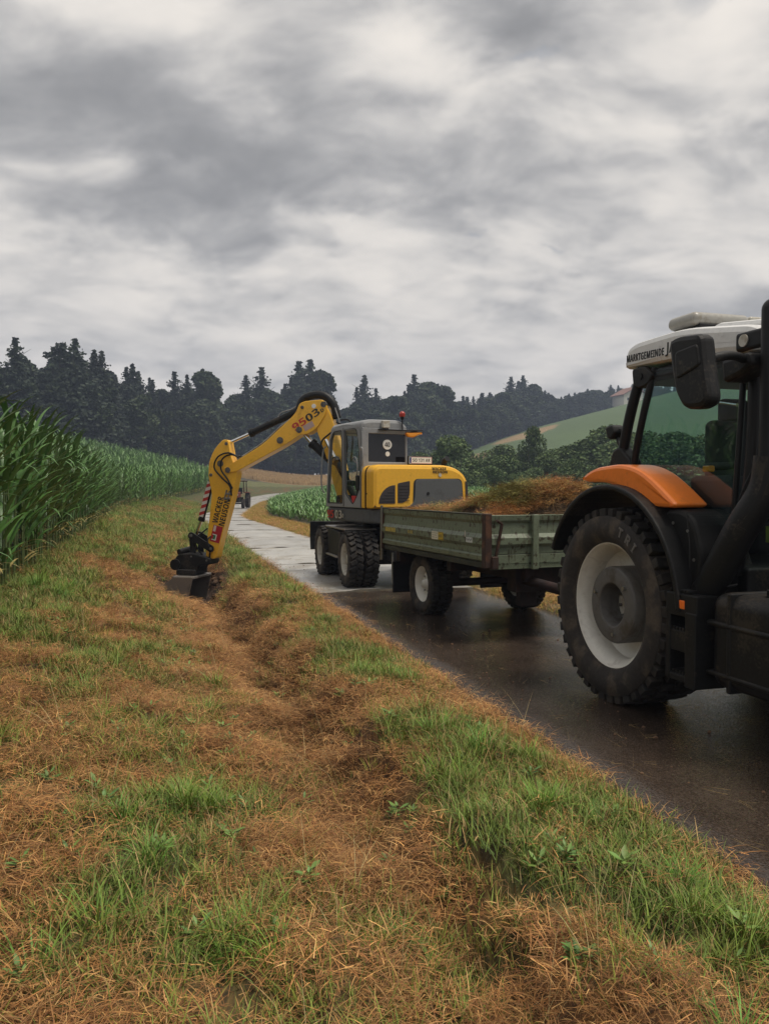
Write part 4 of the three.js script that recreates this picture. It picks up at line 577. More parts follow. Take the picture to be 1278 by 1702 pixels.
  each('pipe_clamp', [box(2.55, 2.68, 1.52, 1.56, -0.16, -0.13), box(2.52, 2.66, 1.62, 1.66, -0.16, -0.13), bar([2.56, 1.7, -0.15], [2.62, 1.48, -0.15], 0.014), bar([2.63, 1.72, -0.15], [2.69, 1.5, -0.15], 0.014)], M.steel, arm);
  cyl('bucket_cylinder', [3.02, 2.0, 0], [3.3, 1.05, 0], [3.43, 0.74, 0], 0.062, 0.032, (g) => {
    raw('striped_guard', new THREE.PlaneGeometry(0.11, 0.78).rotateZ(-0.285).rotateY(Math.PI).translate(3.16, 1.52, -0.075), canvasMat(64, 448, (x, w, h) => { x.fillStyle = '#c8c4bd'; x.fillRect(0, 0, w, h); x.fillStyle = '#a8302c'; for (let k = -1; k < 6; k++) { x.beginPath(); x.moveTo(0, k * 90 + 40); x.lineTo(w, k * 90); x.lineTo(w, k * 90 + 45); x.lineTo(0, k * 90 + 85); x.fill(); } }), g); });
  const lk = bm('bucket_linkage');
  const linkPlate = (a, b, r, z) => { const d = Math.atan2(b[1] - a[1], b[0] - a[0]), P = []; for (let k = 0; k <= 8; k++) { const q = d + Math.PI / 2 + k / 8 * Math.PI; P.push([a[0] + r * Math.cos(q), a[1] + r * Math.sin(q)]); } for (let k = 0; k <= 8; k++) { const q = d - Math.PI / 2 + k / 8 * Math.PI; P.push([b[0] + r * Math.cos(q), b[1] + r * Math.sin(q)]); } return ext(P, z, z + 0.035, 0.006); };
  each('link_arm', [-0.2, 0.165].flatMap((z) => [linkPlate([3.44, 0.74], [2.99, 0.47], 0.075, z), linkPlate([3.44, 0.74], [3.42, 0.3], 0.065, z + 0.04)]), M.dark, lk);
  each('link_pin', [...pin(3.44, 0.74, 0.035, 0.215), ...pin(2.99, 0.47, 0.035, 0.215), ...pin(3.42, 0.3, 0.04, 0.235), ...pin(3.06, 0.22, 0.045, 0.235)], M.hub, lk);
  each('hose', [tube([[3.1, 0.9, -0.1], [3.35, 0.66, -0.16], [3.3, 0.45, -0.16], [3.2, 0.3, -0.1]], 0.016), tube([[3.0, 0.75, -0.1], [3.05, 0.66, -0.2], [3.0, 0.4, -0.2], [3.08, 0.2, -0.1]], 0.016)], M.black, lk);
  const bk = bm('bucket');
  mk('tilt_coupler', [ext(rounded([[2.98, 0.26], [3.1, 0.3], [3.42, 0.38], [3.74, 0.34, 0.06], [3.84, 0.2, 0.06], [3.82, 0.02], [3.3, -0.06], [3.24, 0.1], [3.0, 0.13]], 0.05), -0.24, 0.24, 0.03), bar([3.72, 0.38, -0.2], [3.58, 0.44, 0.24], 0.07), bar([3.78, 0.12, -0.28], [3.78, 0.12, 0.28], 0.12), box(3.3, 3.75, -0.1, 0.02, -0.3, 0.3, 0.03)], M.dark, bk);
  mk('bucket_edge', [box(3.27, 3.76, -0.17, -0.11, -0.42, 0.42, 0.015)], M.worn, bk);
  const prof = [[3.28, -0.13], [3.74, -0.13], [3.93, -0.3], [4.0, -0.48], [3.86, -0.66], [3.6, -0.76], [3.42, -0.72]];
  const inn = [[3.42, -0.7], [3.6, -0.735], [3.84, -0.64], [3.97, -0.47], [3.91, -0.31], [3.73, -0.155], [3.28, -0.155]];
  mk('bucket_shell', [ext([...prof, ...inn], -0.42, 0.42, 0.004)], M.worn, bk);
  each('bucket_side', [ext(rounded(prof, 0.03), -0.44, -0.42, 0.004), ext(rounded(prof, 0.03), 0.42, 0.44, 0.004)], M.worn, bk);
}
// ---- far tractor on the bend
{
  const t = thing('old_tractor', 'small old tractor with a cab far down the road behind the digging arm', 'tractor');
  const p = roadAt(68.5); t.position.set(p.X + 0.25, hills(p.X, p.D) + 0.02, -p.D); t.rotation.y = heading(Math.atan2(p.ux, p.ud) + Math.PI + 0.12);
  const d = (g, h, rr) => mk('rim_disc', lathe([[rr - 0.03, h * 0.2], [0.1, h * 0.3], [0.001, h * 0.5]], 24), M.hub, g);
  for (const s of [1, -1]) { wheel(t, -0.9, 0.66, 0.72 * s, 0.66, 0.36, 0.36, { n: 22, rows: 2, depth: 0.035, len: 0.07, skew: 0.4, rimMat: M.hub, disc: d, flip: s < 0 }); wheel(t, 1.0, 0.4, 0.62 * s, 0.4, 0.24, 0.22, { n: 18, rows: 2, depth: 0.025, len: 0.06, rimMat: M.hub, disc: d, flip: s < 0 }); }
  mk('body', [box(-1.2, 1.0, 0.5, 0.95, -0.3, 0.3, 0.05), bar([-0.9, 0.66, -0.6], [-0.9, 0.66, 0.6], 0.1), bar([1.0, 0.42, -0.55], [1.0, 0.42, 0.55], 0.06)], M.dark, t);
  mk('bonnet', box(0.1, 1.5, 0.9, 1.4, -0.3, 0.3, 0.08), std([0.16, 0.03, 0.02], 0.5), t);
  each('fender', [box(-1.5, -0.35, 1.3, 1.38, 0.45, 0.92, 0.03), box(-1.5, -0.35, 1.3, 1.38, -0.92, -0.45, 0.03)], std([0.14, 0.03, 0.02], 0.5), t);
  mk('cab_frame', [...[[-1.2, 0.6], [-1.2, -0.6], [0.05, 0.55], [0.05, -0.55]].map(([x, z]) => bar([x, 1.3, z], [x, 2.3, z * 0.92], 0.04)), box(-1.3, 0.15, 2.28, 2.38, -0.65, 0.65, 0.05)], M.rust, t);
  mk('seat', [box(-0.9, -0.5, 1.2, 1.32, -0.25, 0.25, 0.04), box(-0.98, -0.88, 1.3, 1.75, -0.25, 0.25, 0.04)], M.seat, t);
  each('cab_glass', [new THREE.PlaneGeometry(1.05, 0.85).rotateY(Math.PI / 2).translate(0.05, 1.8, 0), new THREE.PlaneGeometry(1.1, 0.85).rotateY(Math.PI / 2).translate(-1.22, 1.8, 0)], M.clear, t);
  each('headlamp', [disc(0, 0, 0, 0.05, 0.09).rotateY(Math.PI / 2).translate(1.5, 1.15, 0.2), disc(0, 0, 0, 0.05, 0.09).rotateY(Math.PI / 2).translate(1.5, 1.15, -0.2)], M.lensGrey, t);
}
// ---- house on the hill
{
  const X = 105, D = 334, h = hills(X, D); const t = thing('farmhouse', 'pale farmhouse with a brown pitched roof on the hill field behind the tractor', 'house'); t.position.set(X, h - 0.5, -D); t.rotation.y = 0.35;
  mk('wall', [box(-6, 6, 0, 5, -4, 4, 0.02)], M.wall, t);
  mk('roof', ext([[-7, 4.7], [0, 8.3], [7, 4.7], [7, 5.0], [0, 8.7], [-7, 5.0]], -4.8, 4.8, 0.02).rotateY(0), M.roofTile, t);
  mk('gable', [ext([[-5.9, 4.99], [0, 8.2], [5.9, 4.99]], -3.9, 3.9, 0)], M.wall, t);
  for (const x of [-4, -1.4, 1.4, 4]) { const w = mk('window', box(x - 0.5, x + 0.5, 2.6, 3.9, 3.98, 4.05, 0.01), M.whitePaint, t); mk('pane', box(x - 0.42, x + 0.42, 2.7, 3.8, 4.052, 4.06, 0.001), M.black, w); }
}

// ---------------------------------------------------------------- plants
function strip(pts, wid, side, c0, c1, fold = 0) { // a tapering ribbon; pts Vector3[], side = across direction
  const pos = [], col = [], idx = [], n = pts.length, three = fold !== 0, m = three ? 3 : 2;
  for (let i = 0; i < n; i++) {
    const t = i / (n - 1), w = wid(t) / 2, p = pts[i], c = [0, 1, 2].map((k) => lerp(c0[k], c1[k], t));
    const s = side.clone().multiplyScalar(w);
    if (three) { pos.push(p.x - s.x, p.y - s.y + fold * w, p.z - s.z, p.x, p.y, p.z, p.x + s.x, p.y + s.y + fold * w, p.z + s.z); col.push(...c, c[0] * 1.25, c[1] * 1.2, c[2] * 1.3, ...c); } else { pos.push(p.x - s.x, p.y - s.y, p.z - s.z, p.x + s.x, p.y + s.y, p.z + s.z); col.push(...c, ...c); }
  }
  for (let i = 0; i < n - 1; i++) for (let j = 0; j < m - 1; j++) { const a = i * m + j; idx.push(a, a + 1, a + m, a + 1, a + m + 1, a + m); }
  const g = new THREE.BufferGeometry(); g.setAttribute('position', new THREE.Float32BufferAttribute(pos, 3)); g.setAttribute('color', new THREE.Float32BufferAttribute(col, 3)); g.setIndex(idx); g.computeVertexNormals(); return g;
}
function blade(R, x, z, len, w, lean, az, droop, c0, c1, seg = 4, y0 = 0) {
  const pts = [], dx = Math.cos(az), dz = Math.sin(az); let px = x, py = y0, pz = z, a = lean;
  for (let i = 0; i <= seg; i++) { pts.push(V(px, py, pz)); const l = len / seg; px += Math.sin(a) * dx * l; pz += Math.sin(a) * dz * l; py += Math.cos(a) * l; a += droop / seg; }
  const tw = (R() - 0.5) * 1.2; return strip(pts, (t) => w * (1 - t * t * 0.95), V(-dz * Math.cos(tw) , Math.sin(tw) * 0.5, dx * Math.cos(tw)).normalize(), c0, c1);
}
const vary = (R, c, k) => { const f = 1 + (R() - 0.5) * k, h = (R() - 0.5) * k * 0.4; return [c[0] * (f + h), c[1] * f, c[2] * (f - h)]; };
const plantMat = (rough) => std([1, 1, 1], rough, { vertexColors: true });
function scatter(name, label, category, variants, mat, list, tint) { // variants of one plant over a list of matrices, one stuff object
  const top = new THREE.Group(); top.name = name; scene.add(top); tag(top, label, category, null, 'stuff');
  const per = variants.map(() => []); list.forEach((m, i) => per[m.v ?? i % variants.length].push(m));
  variants.forEach((g, k) => { if (!per[k].length) return; const im = new THREE.InstancedMesh(g, mat, per[k].length); im.name = name + '_growth'; im.userData.kind = 'stuff'; im.castShadow = im.receiveShadow = true; const M4 = new THREE.Matrix4(), q = new THREE.Quaternion(), e = new THREE.Euler(), C = new THREE.Color(); per[k].forEach((o, i) => { e.set(o.rx || 0, o.ry, o.rz || 0, 'YXZ'); q.setFromEuler(e); M4.compose(V(o.x, o.y, o.z), q, V(o.s, o.sy ?? o.s, o.s)); im.setMatrixAt(i, M4); const c = o.c || [1, 1, 1]; im.setColorAt(i, C.setRGB(...c)); }); top.add(im); });
  return top;
}
// --- grass, hay and weeds of the bank
{
  const R = rng(1234);
  const straw = [...Array(5)].map(() => { const gs = []; for (let i = 0; i < 110; i++) { const c = vary(R, R() < 0.25 ? [0.46, 0.26, 0.09] : R() < 0.6 ? [0.32, 0.15, 0.045] : [0.2, 0.085, 0.026], 0.5); const r = Math.sqrt(R()) * 0.15, a = R() * 6.28; gs.push(blade(R, r * Math.cos(a), r * Math.sin(a), 0.035 + R() * R() * 0.13, 0.0014 + R() * 0.0019, 1.2 + R() * 0.5, R() * 6.28, 0.2 + R() * 0.6, c, c, 3, 0.005 + R() * 0.045)); } return mergeGeometries(gs); });
  const short = [...Array(5)].map((_, k) => { const gs = []; for (let i = 0; i < 46; i++) { const dry = R() < 0.28; const c = dry ? vary(R, [0.33, 0.24, 0.1], 0.4) : vary(R, [0.125, 0.19, 0.03], 0.6); const r = Math.sqrt(R()) * 0.1, a = R() * 6.28; gs.push(blade(R, r * Math.cos(a), r * Math.sin(a), 0.03 + R() * 0.085, 0.0026 + R() * 0.003, 0.15 + R() * 0.8, R() * 6.28, 0.3 + R() * 0.9, c.map((v) => v * 0.9), c, 3)); } return mergeGeometries(gs); });
  const lush = [...Array(4)].map(() => { const gs = []; for (let i = 0; i < 60; i++) { const c = vary(R, [0.13, 0.24, 0.035], 0.6); const r = Math.sqrt(R()) * 0.09, a = R() * 6.28; gs.push(blade(R, r * Math.cos(a), r * Math.sin(a), 0.14 + R() * 0.2, 0.0035 + R() * 0.004, 0.05 + R() * 0.55, a + (R() - 0.5) * 2, 0.4 + R() * 1.3, c, c.map((v) => v * 1.1), 5)); } return mergeGeometries(gs); });
  const weed = [...Array(4)].map((_, k) => { const gs = []; for (let i = 0; i < 12; i++) { const c = vary(R, [0.1, 0.18, 0.035], 0.5), a = R() * 6.28, L = 0.03 + R() * 0.05, w = L * (0.4 + R() * 0.35), y = R() * 0.05, lean = 0.6 + R() * 0.8, pts = []; let px = 0, py = 0, an = lean * 0.4; const st = 0.015 + R() * 0.05; for (let q = 0; q <= 5; q++) { const t = q / 5; px = Math.sin(an) * (st + L * t); py = y + Math.cos(lean) * (st + L * t) + 0.02; an = lean + t * 0.5; pts.push(V(px * Math.cos(a), py, px * Math.sin(a))); } gs.push(strip(pts, (t) => w * Math.sin(Math.PI * Math.pow(clamp(t, 0.02, 0.98), 0.75)), V(-Math.sin(a), 0, Math.cos(a)), c, c, 0.25)); } return mergeGeometries(gs); });
  const seed = [...Array(3)].map(() => { const gs = []; for (let i = 0; i < 5; i++) { const c = vary(R, [0.42, 0.34, 0.16], 0.3); gs.push(blade(R, (R() - 0.5) * 0.15, (R() - 0.5) * 0.15, 0.2 + R() * 0.25, 0.0025, 0.1 + R() * 0.7, R() * 6.28, 0.3 + R() * 0.8, c, c, 5)); } return mergeGeometries(gs); });
  const clod = [...Array(3)].map((_, k) => { const g = new THREE.IcosahedronGeometry(0.05, 2), p = g.attributes.position; for (let i = 0; i < p.count; i++) { const n = 0.6 + 0.8 * fbm(p.getX(i) * 40 + k * 9 + 5, p.getY(i) * 40 + p.getZ(i) * 31, 3, 77); p.setXYZ(i, p.getX(i) * n, p.getY(i) * n * 0.7, p.getZ(i) * n); } g.computeVertexNormals(); const c = new Float32Array(p.count * 3); for (let i = 0; i < p.count; i++) c.set([0.075, 0.042, 0.024], i * 3); g.setAttribute('color', new THREE.BufferAttribute(c, 3)); g.deleteAttribute('uv'); return g; });
  const L = { straw: [], short: [], lush: [], weed: [], seed: [], clod: [] };
  const at = (s, e) => { const p = roadAt(s), a = -HALF - e; return [p.X + p.ud * a, p.D - p.ux * a]; };
  const visible = (X, D, m = 0.6) => D > 1.2 && Math.abs(X) < D * 0.52 + m;
  const add = (k, X, D, s, o = {}) => { const h = 0.06, y = ground(X, D), nx = (ground(X + h, D) - y) / h, nd = (ground(X, D + h) - y) / h; L[k].push({ x: X, y: y - 0.004 + (o.up || 0), z: -D, s, ry: R() * 6.28, rx: o.flat ? clamp(nd, -0.9, 0.9) * 0 : 0, ...o }); };
  for (let pass = 0, S = 0.5; S < 75;) { // strips along the road, thinner with distance
    const near = S < 12 ? 1 : S < 24 ? 0.5 : 0.22, ds = 0.25 / near; const scale = 1 / Math.sqrt(near) * (near < 1 ? 0.95 : 1);
    const N = Math.round(ds * 4.95 * 185 * near * (near < 1 ? 0.9 : 1));
    for (let i = 0; i < N; i++) {
      const s = S + R() * ds, e = -0.06 + R() * 5.0, [X, D] = at(s, e); if (!visible(X, D)) continue;
      const q = Math.hypot(X - DIG[0], (D - DIG[1]) * 0.8); if (q < 0.75 + R() * 0.5) { if (R() < 0.25) add('clod', X, D, 0.4 + R() * 1.6, { c: vary(R, [1, 1, 1], 0.5) }); continue; }
      const g = greenness(X, D, s, e), r = R();
      const bare = sstep(1.15, 1.35, e) * (1 - sstep(1.75, 2.0, e)) * (1 - sstep(14, 20, s));
      const edge = 1 - sstep(0.0, 0.2, e);
      if (e < 0.02 && R() > 0.25) continue;
      if (r < (1 - g) * 0.72 + 0.07) add('straw', X, D, (0.8 + R() * 0.7) * scale * (edge > 0.3 ? 0.6 : 1), { rz: (R() - 0.5) * 0.5, rx: (R() - 0.5) * 0.5, c: (() => { const f = 0.75 + R() * 0.6, m = fbm(X * 1.2, D * 1.2, 2, 501), old = sstep(0.85, 1.1, e) * (1 - sstep(1.5, 2.0, e)) * sstep(0.4, 0.6, fbm(X * 2.2, D * 2.2, 2, 507)), k = (edge > 0.3 ? 1.5 : 1) * lerp(1, 0.8, old); return [f * lerp(0.9, 1.2, m) * k, f * lerp(0.85, 1.25, m) * k, f * lerp(0.8, 1.3, m) * k]; })() });
      else if (r < 0.94) { const f = 0.75 + R() * 0.6, y = clamp(1.1 - g, 0, 1); if (R() < 0.55 + 0.5 * g - 0.3 * bare) add('short', X, D, (0.55 + R() * 0.75 + 0.35 * g) * scale * (edge > 0.3 ? 0.6 : 1), { c: [f * (1 + 0.7 * y), f * (1 + 0.15 * y), f] }); }
      if (R() < 0.05 * (1 - g) && e > 0.3 && fbm(X * 1.5 + 60, D * 1.5, 2, 531) > 0.5) for (let q2 = 0; q2 < 5; q2++) add('straw', X + (R() - 0.5) * 0.16, D + (R() - 0.5) * 0.16, (0.6 + R() * 0.5) * scale, { up: 0.02 + R() * 0.06, rx: (R() - 0.5) * 1.6, rz: (R() - 0.5) * 1.6, c: (() => { const f = 0.6 + R() * 0.5; return [f, f * 0.95, f * 0.9]; })() });
      if (g > 0.6 && R() < (g - 0.55) * 0.5 * (fbm(X * 2.6 + 20, D * 2.6, 2, 511) > 0.56 ? 1 : 0.08) && e > 0.3) add('lush', X, D, (0.4 + R() * 0.45) * scale, { c: [0.8 + R() * 0.6, 0.85 + R() * 0.35, 0.9] });
      if (e > 0.3 && R() < 0.05 * (fbm(X * 1.3 + 40, D * 1.3, 2, 521) > 0.52 ? 2.2 : 0.4)) add('weed', X, D, 0.35 + R() * 0.45, { c: vary(R, [1, 1, 1], 0.4) });
      if (e > 0.3 && R() < 0.015) add('seed', X, D, 0.7 + R() * 0.7);
    }
    S += ds;
  }
  { // dry verge on the other side of the road
    for (let i = 0; i < 5200; i++) { const s = 6 + Math.pow(R(), 1.3) * 90, p = roadAt(s), a = HALF - 0.03 + R() * 1.5, X = p.X + p.ud * a, D = p.D - p.ux * a; if (!visible(X, D, 1.5)) continue; const k = s > 25 ? 2 : 1.2; if (R() < 0.45) add('straw', X, D, k * (0.7 + R() * 0.6), { c: [1.3, 1.35, 1.3] }); else add('short', X, D, k * (0.6 + R() * 0.6), { c: [1.9, 1.25, 1] }); }
  }
  for (let i = 0; i < 700; i++) { const s = 2 + R() * 22, p = roadAt(s), a = R() < 0.55 ? -HALF + Math.pow(R(), 2) * 0.9 : (R() - 0.5) * 2.6, X = p.X + p.ud * a, D = p.D - p.ux * a; if (!visible(X, D)) continue; const y = hills(X, D) + 0.02 * (1 - (a / HALF) ** 2); if (R() < 0.55) L.clod.push({ x: X, y: y + 0.002, z: -D, s: 0.06 + R() * R() * 0.3, ry: R() * 6, c: [1.6, 1.6, 1.6] }); else L.seed.push({ x: X, y: y + 0.012, z: -D, s: 0.25 + R() * 0.3, ry: R() * 6, rx: 1.5, c: [0.9, 0.8, 0.7] }); }
  const gm = plantMat(0.75);
  scatter('cut_hay', 'brown dry mown grass lying over the bank and ditch', 'hay', straw, gm, L.straw);
  scatter('short_grass', 'short green and yellowish grass growing through the cut hay', 'grass', short, gm, L.short);
  scatter('tall_grass_tufts', 'fresh bright green taller grass tufts on the verge', 'grass', lush, plantMat(0.6), L.lush);
  scatter('broadleaf_weeds', 'small broad leaved green weeds among the grass', 'weeds', weed, plantMat(0.55), L.weed);
  scatter('dry_stems', 'thin pale dry grass stems standing over the bank', 'grass', seed, gm, L.seed);
  scatter('soil_clods', 'dark crumbled soil clods around the dug hole', 'soil', clod, std([1, 1, 1], 0.95, { vertexColors: true, bumpMap: T.bump, bumpScale: 0.01 }), L.clod);
  // --- hay in the trailer
  const hay = thing('hay_load', 'heap of brown cut hay lying in the green trailer', 'hay'); hay.position.set(1.27, 0, -11.18); hay.rotation.y = heading((-21.3 + 180) * Math.PI / 180);
  const hy = (x, z) => { const n = fbm(x * 2 + 9, z * 2 + 4, 4, 601), main = 0.42 * Math.exp(-(((x - 1.75) / 0.55) ** 2) - ((z + 0.1) / 0.75) ** 2), low = 0.1 * Math.exp(-(((x - 0.9) / 0.8) ** 2) - ((z - 0.1) / 0.8) ** 2); const rim = Math.min(sstep(-0.72, -0.4, x), sstep(2.4, 2.2, x), sstep(-1.07, -0.8, z), sstep(1.07, 0.85, z)); return 1.3 + (main + low + (n - 0.5) * 0.2) * (0.3 + 0.7 * rim) + 0.1 * rim; };
  const g = new THREE.PlaneGeometry(3.06, 2.1, 90, 60).rotateX(-Math.PI / 2).translate(0.82, 0, 0), p = g.attributes.position; for (let i = 0; i < p.count; i++) p.setY(i, hy(p.getX(i), p.getZ(i))); g.computeVertexNormals();
  mk('heap', g, std([0.12, 0.07, 0.03], 0.95, { map: T.soil, bumpMap: T.soil, bumpScale: 0.03 }), hay);
  const list = []; for (let i = 0; i < 1900; i++) { const x = -0.5 + R() * 2.7, z = -0.9 + R() * 1.8; list.push([x, hy(x, z) - 0.01, z, 0.6 + R() * 0.7, R() * 6.28]); }
  straw.slice(0, 3).forEach((gg, k) => { const part = list.filter((_, i) => i % 3 === k), im = new THREE.InstancedMesh(gg, gm, part.length); im.name = 'hay_strands'; im.userData.kind = 'stuff'; im.castShadow = im.receiveShadow = true; const m = new THREE.Matrix4(), q = new THREE.Quaternion(); part.forEach(([x, y, z, s, a], i) => { q.setFromEuler(new THREE.Euler((R() - 0.5) * 0.9, a, (R() - 0.5) * 0.9)); m.compose(V(x, y, z), q, V(s, s, s)); im.setMatrixAt(i, m); const gr = fbm(x * 3, z * 3, 2, 611) > 0.58; im.setColorAt(i, new THREE.Color().setRGB(...(gr ? [0.65, 1.15, 0.8] : [0.95 + R() * 0.45, 1.0 + R() * 0.45, 1.1]))); }); hay.add(im); });
}
// --- corn on the left, knee-high maize on the right, wheat behind
{
  const R = rng(4321), leafMat = plantMat(0.42);
  const cornLeaf = (L, w, lean, droop, c) => { const pts = []; let x = 0, y = 0, a = lean; const n = 8; for (let i = 0; i <= n; i++) { pts.push(V(x, y, 0)); const l = L / n; x += Math.sin(a) * l; y += Math.cos(a) * l; a += droop / n * (0.4 + 1.2 * i / n); } return strip(pts, (t) => w * Math.min(1, 0.45 + t * 3) * Math.pow(1 - t, 0.65) + 0.002, V(0, 0, 1), c, c.map((v) => v * 1.05), 0.35); };
  const leafKinds = [...Array(8)].map((_, k) => cornLeaf(0.75 + R() * 0.3, 0.075 + R() * 0.025, 0.25 + (k % 4) * 0.12, 0.8 + R() * 1.5, vary(R, [0.065, 0.155, 0.03], 0.45))).concat([0, 1].map(() => cornLeaf(0.6 + R() * 0.2, 0.06, 0.9, 1.6, vary(R, [0.3, 0.24, 0.08], 0.4))));
  const stalk = (() => { const g = new THREE.CylinderGeometry(0.008, 0.016, 1.9, 7, 3).translate(0, 0.95, 0); const c = new Float32Array(g.attributes.position.count * 3); for (let i = 0; i < c.length; i += 3) c.set([0.1, 0.14, 0.045], i); g.setAttribute('color', new THREE.BufferAttribute(c, 3)); g.deleteAttribute('uv'); return g; })();
  const layout = [...Array(5)].map(() => { const out = [], a0 = R() * 6.28; for (let i = 0; i < 12; i++) out.push({ y: 0.2 + i * 0.15, ry: a0 + (i % 2) * Math.PI + (R() - 0.5) * 0.9, k: i < 2 && R() < 0.6 ? 8 + Math.floor(R() * 2) : Math.floor(R() * 8), s: i > 8 ? 0.85 : i < 2 ? 0.7 : 1, up: i > 7 ? -0.18 : 0.05 }); return out; });
  const cornGeo = layout.map((lay) => { const gs = [stalk.index ? stalk.clone() : stalk]; for (const l of lay) gs.push(leafKinds[l.k].clone().rotateZ(-l.up).scale(l.s, l.s, l.s).rotateY(l.ry).translate(0, l.y, 0)); return mergeGeometries(gs.map((g) => { const q = g.toNonIndexed(); return q; })); });
  // outermost row: single plants
  const at = (s, e) => { const p = roadAt(s), a = -HALF - e; return [p.X + p.ud * a, p.D - p.ux * a]; };
  const proto = layout.map((lay) => { const g = new THREE.Group(); raw('stalk', stalk, leafMat, g); for (const l of lay) { const m = raw('leaf', leafKinds[l.k], leafMat, g); m.position.y = l.y; m.rotation.set(0, l.ry, 0); m.rotateZ(-l.up); m.scale.setScalar(l.s); } return g; });
  let n = 0; for (let s = 9.6; n < 170; s += 0.21, n++) { const [X, D] = at(s + (R() - 0.5) * 0.06, 4.55 + (R() - 0.5) * 0.14), g = proto[Math.floor(R() * 5)].clone(); g.name = numbered('corn_plant'); tag(g, 'tall green corn plant in the outermost row beside the grass bank', 'corn', 'corn plants of the outermost row'); g.position.set(X, ground(X, D) - 0.02, -D); g.rotation.set((R() - 0.5) * 0.12, R() * 6.28, (R() - 0.5) * 0.12); const k = 1.02 + R() * 0.16; g.scale.set(k, k, k); scene.add(g); }
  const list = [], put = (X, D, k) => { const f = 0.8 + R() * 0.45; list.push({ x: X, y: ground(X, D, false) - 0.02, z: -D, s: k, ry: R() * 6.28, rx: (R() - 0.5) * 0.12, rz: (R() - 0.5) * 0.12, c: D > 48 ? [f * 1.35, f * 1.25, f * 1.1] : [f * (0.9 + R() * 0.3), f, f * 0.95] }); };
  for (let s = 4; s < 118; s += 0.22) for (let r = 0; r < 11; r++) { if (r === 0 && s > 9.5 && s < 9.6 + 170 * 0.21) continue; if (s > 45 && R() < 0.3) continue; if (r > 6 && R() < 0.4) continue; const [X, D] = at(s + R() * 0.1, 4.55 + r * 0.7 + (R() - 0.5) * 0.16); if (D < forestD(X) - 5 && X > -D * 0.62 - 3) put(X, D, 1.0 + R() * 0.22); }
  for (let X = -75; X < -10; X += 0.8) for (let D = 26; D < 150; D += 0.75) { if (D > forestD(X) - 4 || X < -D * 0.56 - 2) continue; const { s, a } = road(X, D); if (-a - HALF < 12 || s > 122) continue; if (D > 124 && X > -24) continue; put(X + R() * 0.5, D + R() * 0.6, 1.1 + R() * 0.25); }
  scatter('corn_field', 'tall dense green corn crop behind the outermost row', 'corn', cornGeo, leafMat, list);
  // low maize field
  const lowGeo = [...Array(4)].map(() => { const gs = []; for (let i = 0; i < 11; i++) { const c = vary(R, [0.1, 0.2, 0.045], 0.5); gs.push(cornLeaf(0.4 + R() * 0.3, 0.06 + R() * 0.03, 0.2 + R() * 0.7, 0.8 + R() * 1.2, c).rotateY(R() * 6.28).translate((R() - 0.5) * 0.12, 0.1 + R() * 0.35, (R() - 0.5) * 0.12)); } return mergeGeometries(gs); });
  const low = []; for (let i = 0; i < 60000; i++) { const D = 15 + Math.pow(R(), 0.7) * 118, X = -18 + R() * 85; if (X > D * 0.52 + 3 || X < -D * 0.3) continue; const { s, a } = road(X, D), r = a - HALF; if (r < 1.6 || s > 140 || (D > 86 && X > 6)) continue; if (R() < sstep(40, 100, D) * 0.45) continue; const f = 0.8 + R() * 0.5; low.push({ x: X, y: ground(X, D, false) - 0.03, z: -D, s: 0.85 + R() * 0.4, ry: R() * 6.28, rx: (R() - 0.5) * 0.2, c: [f, f, f] }); }
  scatter('low_crop_field', 'knee high leafy green crop inside the bend of the road', 'crop', lowGeo, plantMat(0.4), low);
  const wh = [...Array(3)].map(() => { const gs = []; for (let i = 0; i < 40; i++) { const c = vary(R, [0.42, 0.29, 0.14], 0.25); gs.push(blade(R, (R() - 0.5) * 1.1, (R() - 0.5) * 1.1, 0.6 + R() * 0.35, 0.05, 0.05 + R() * 0.3, R() * 6.28, 0.4 + R() * 0.5, c, c, 3)); } return mergeGeometries(gs); });
  const wl = []; for (let X = -36; X < 32; X += 1.0) for (let D = 142; D < 215; D += 1.3) { const { s, a } = road(X, D); if (!inWheat(X, D, s, a)) continue; wl.push({ x: X + R() * 0.6, y: ground(X, D, false) - 0.03, z: -D, s: 1, ry: R() * 6.28, c: vary(R, [1, 1, 1], 0.2) }); }
  scatter('wheat_field', 'strip of pale ripe wheat below the dark forest', 'wheat', wh, plantMat(0.8), wl);
}
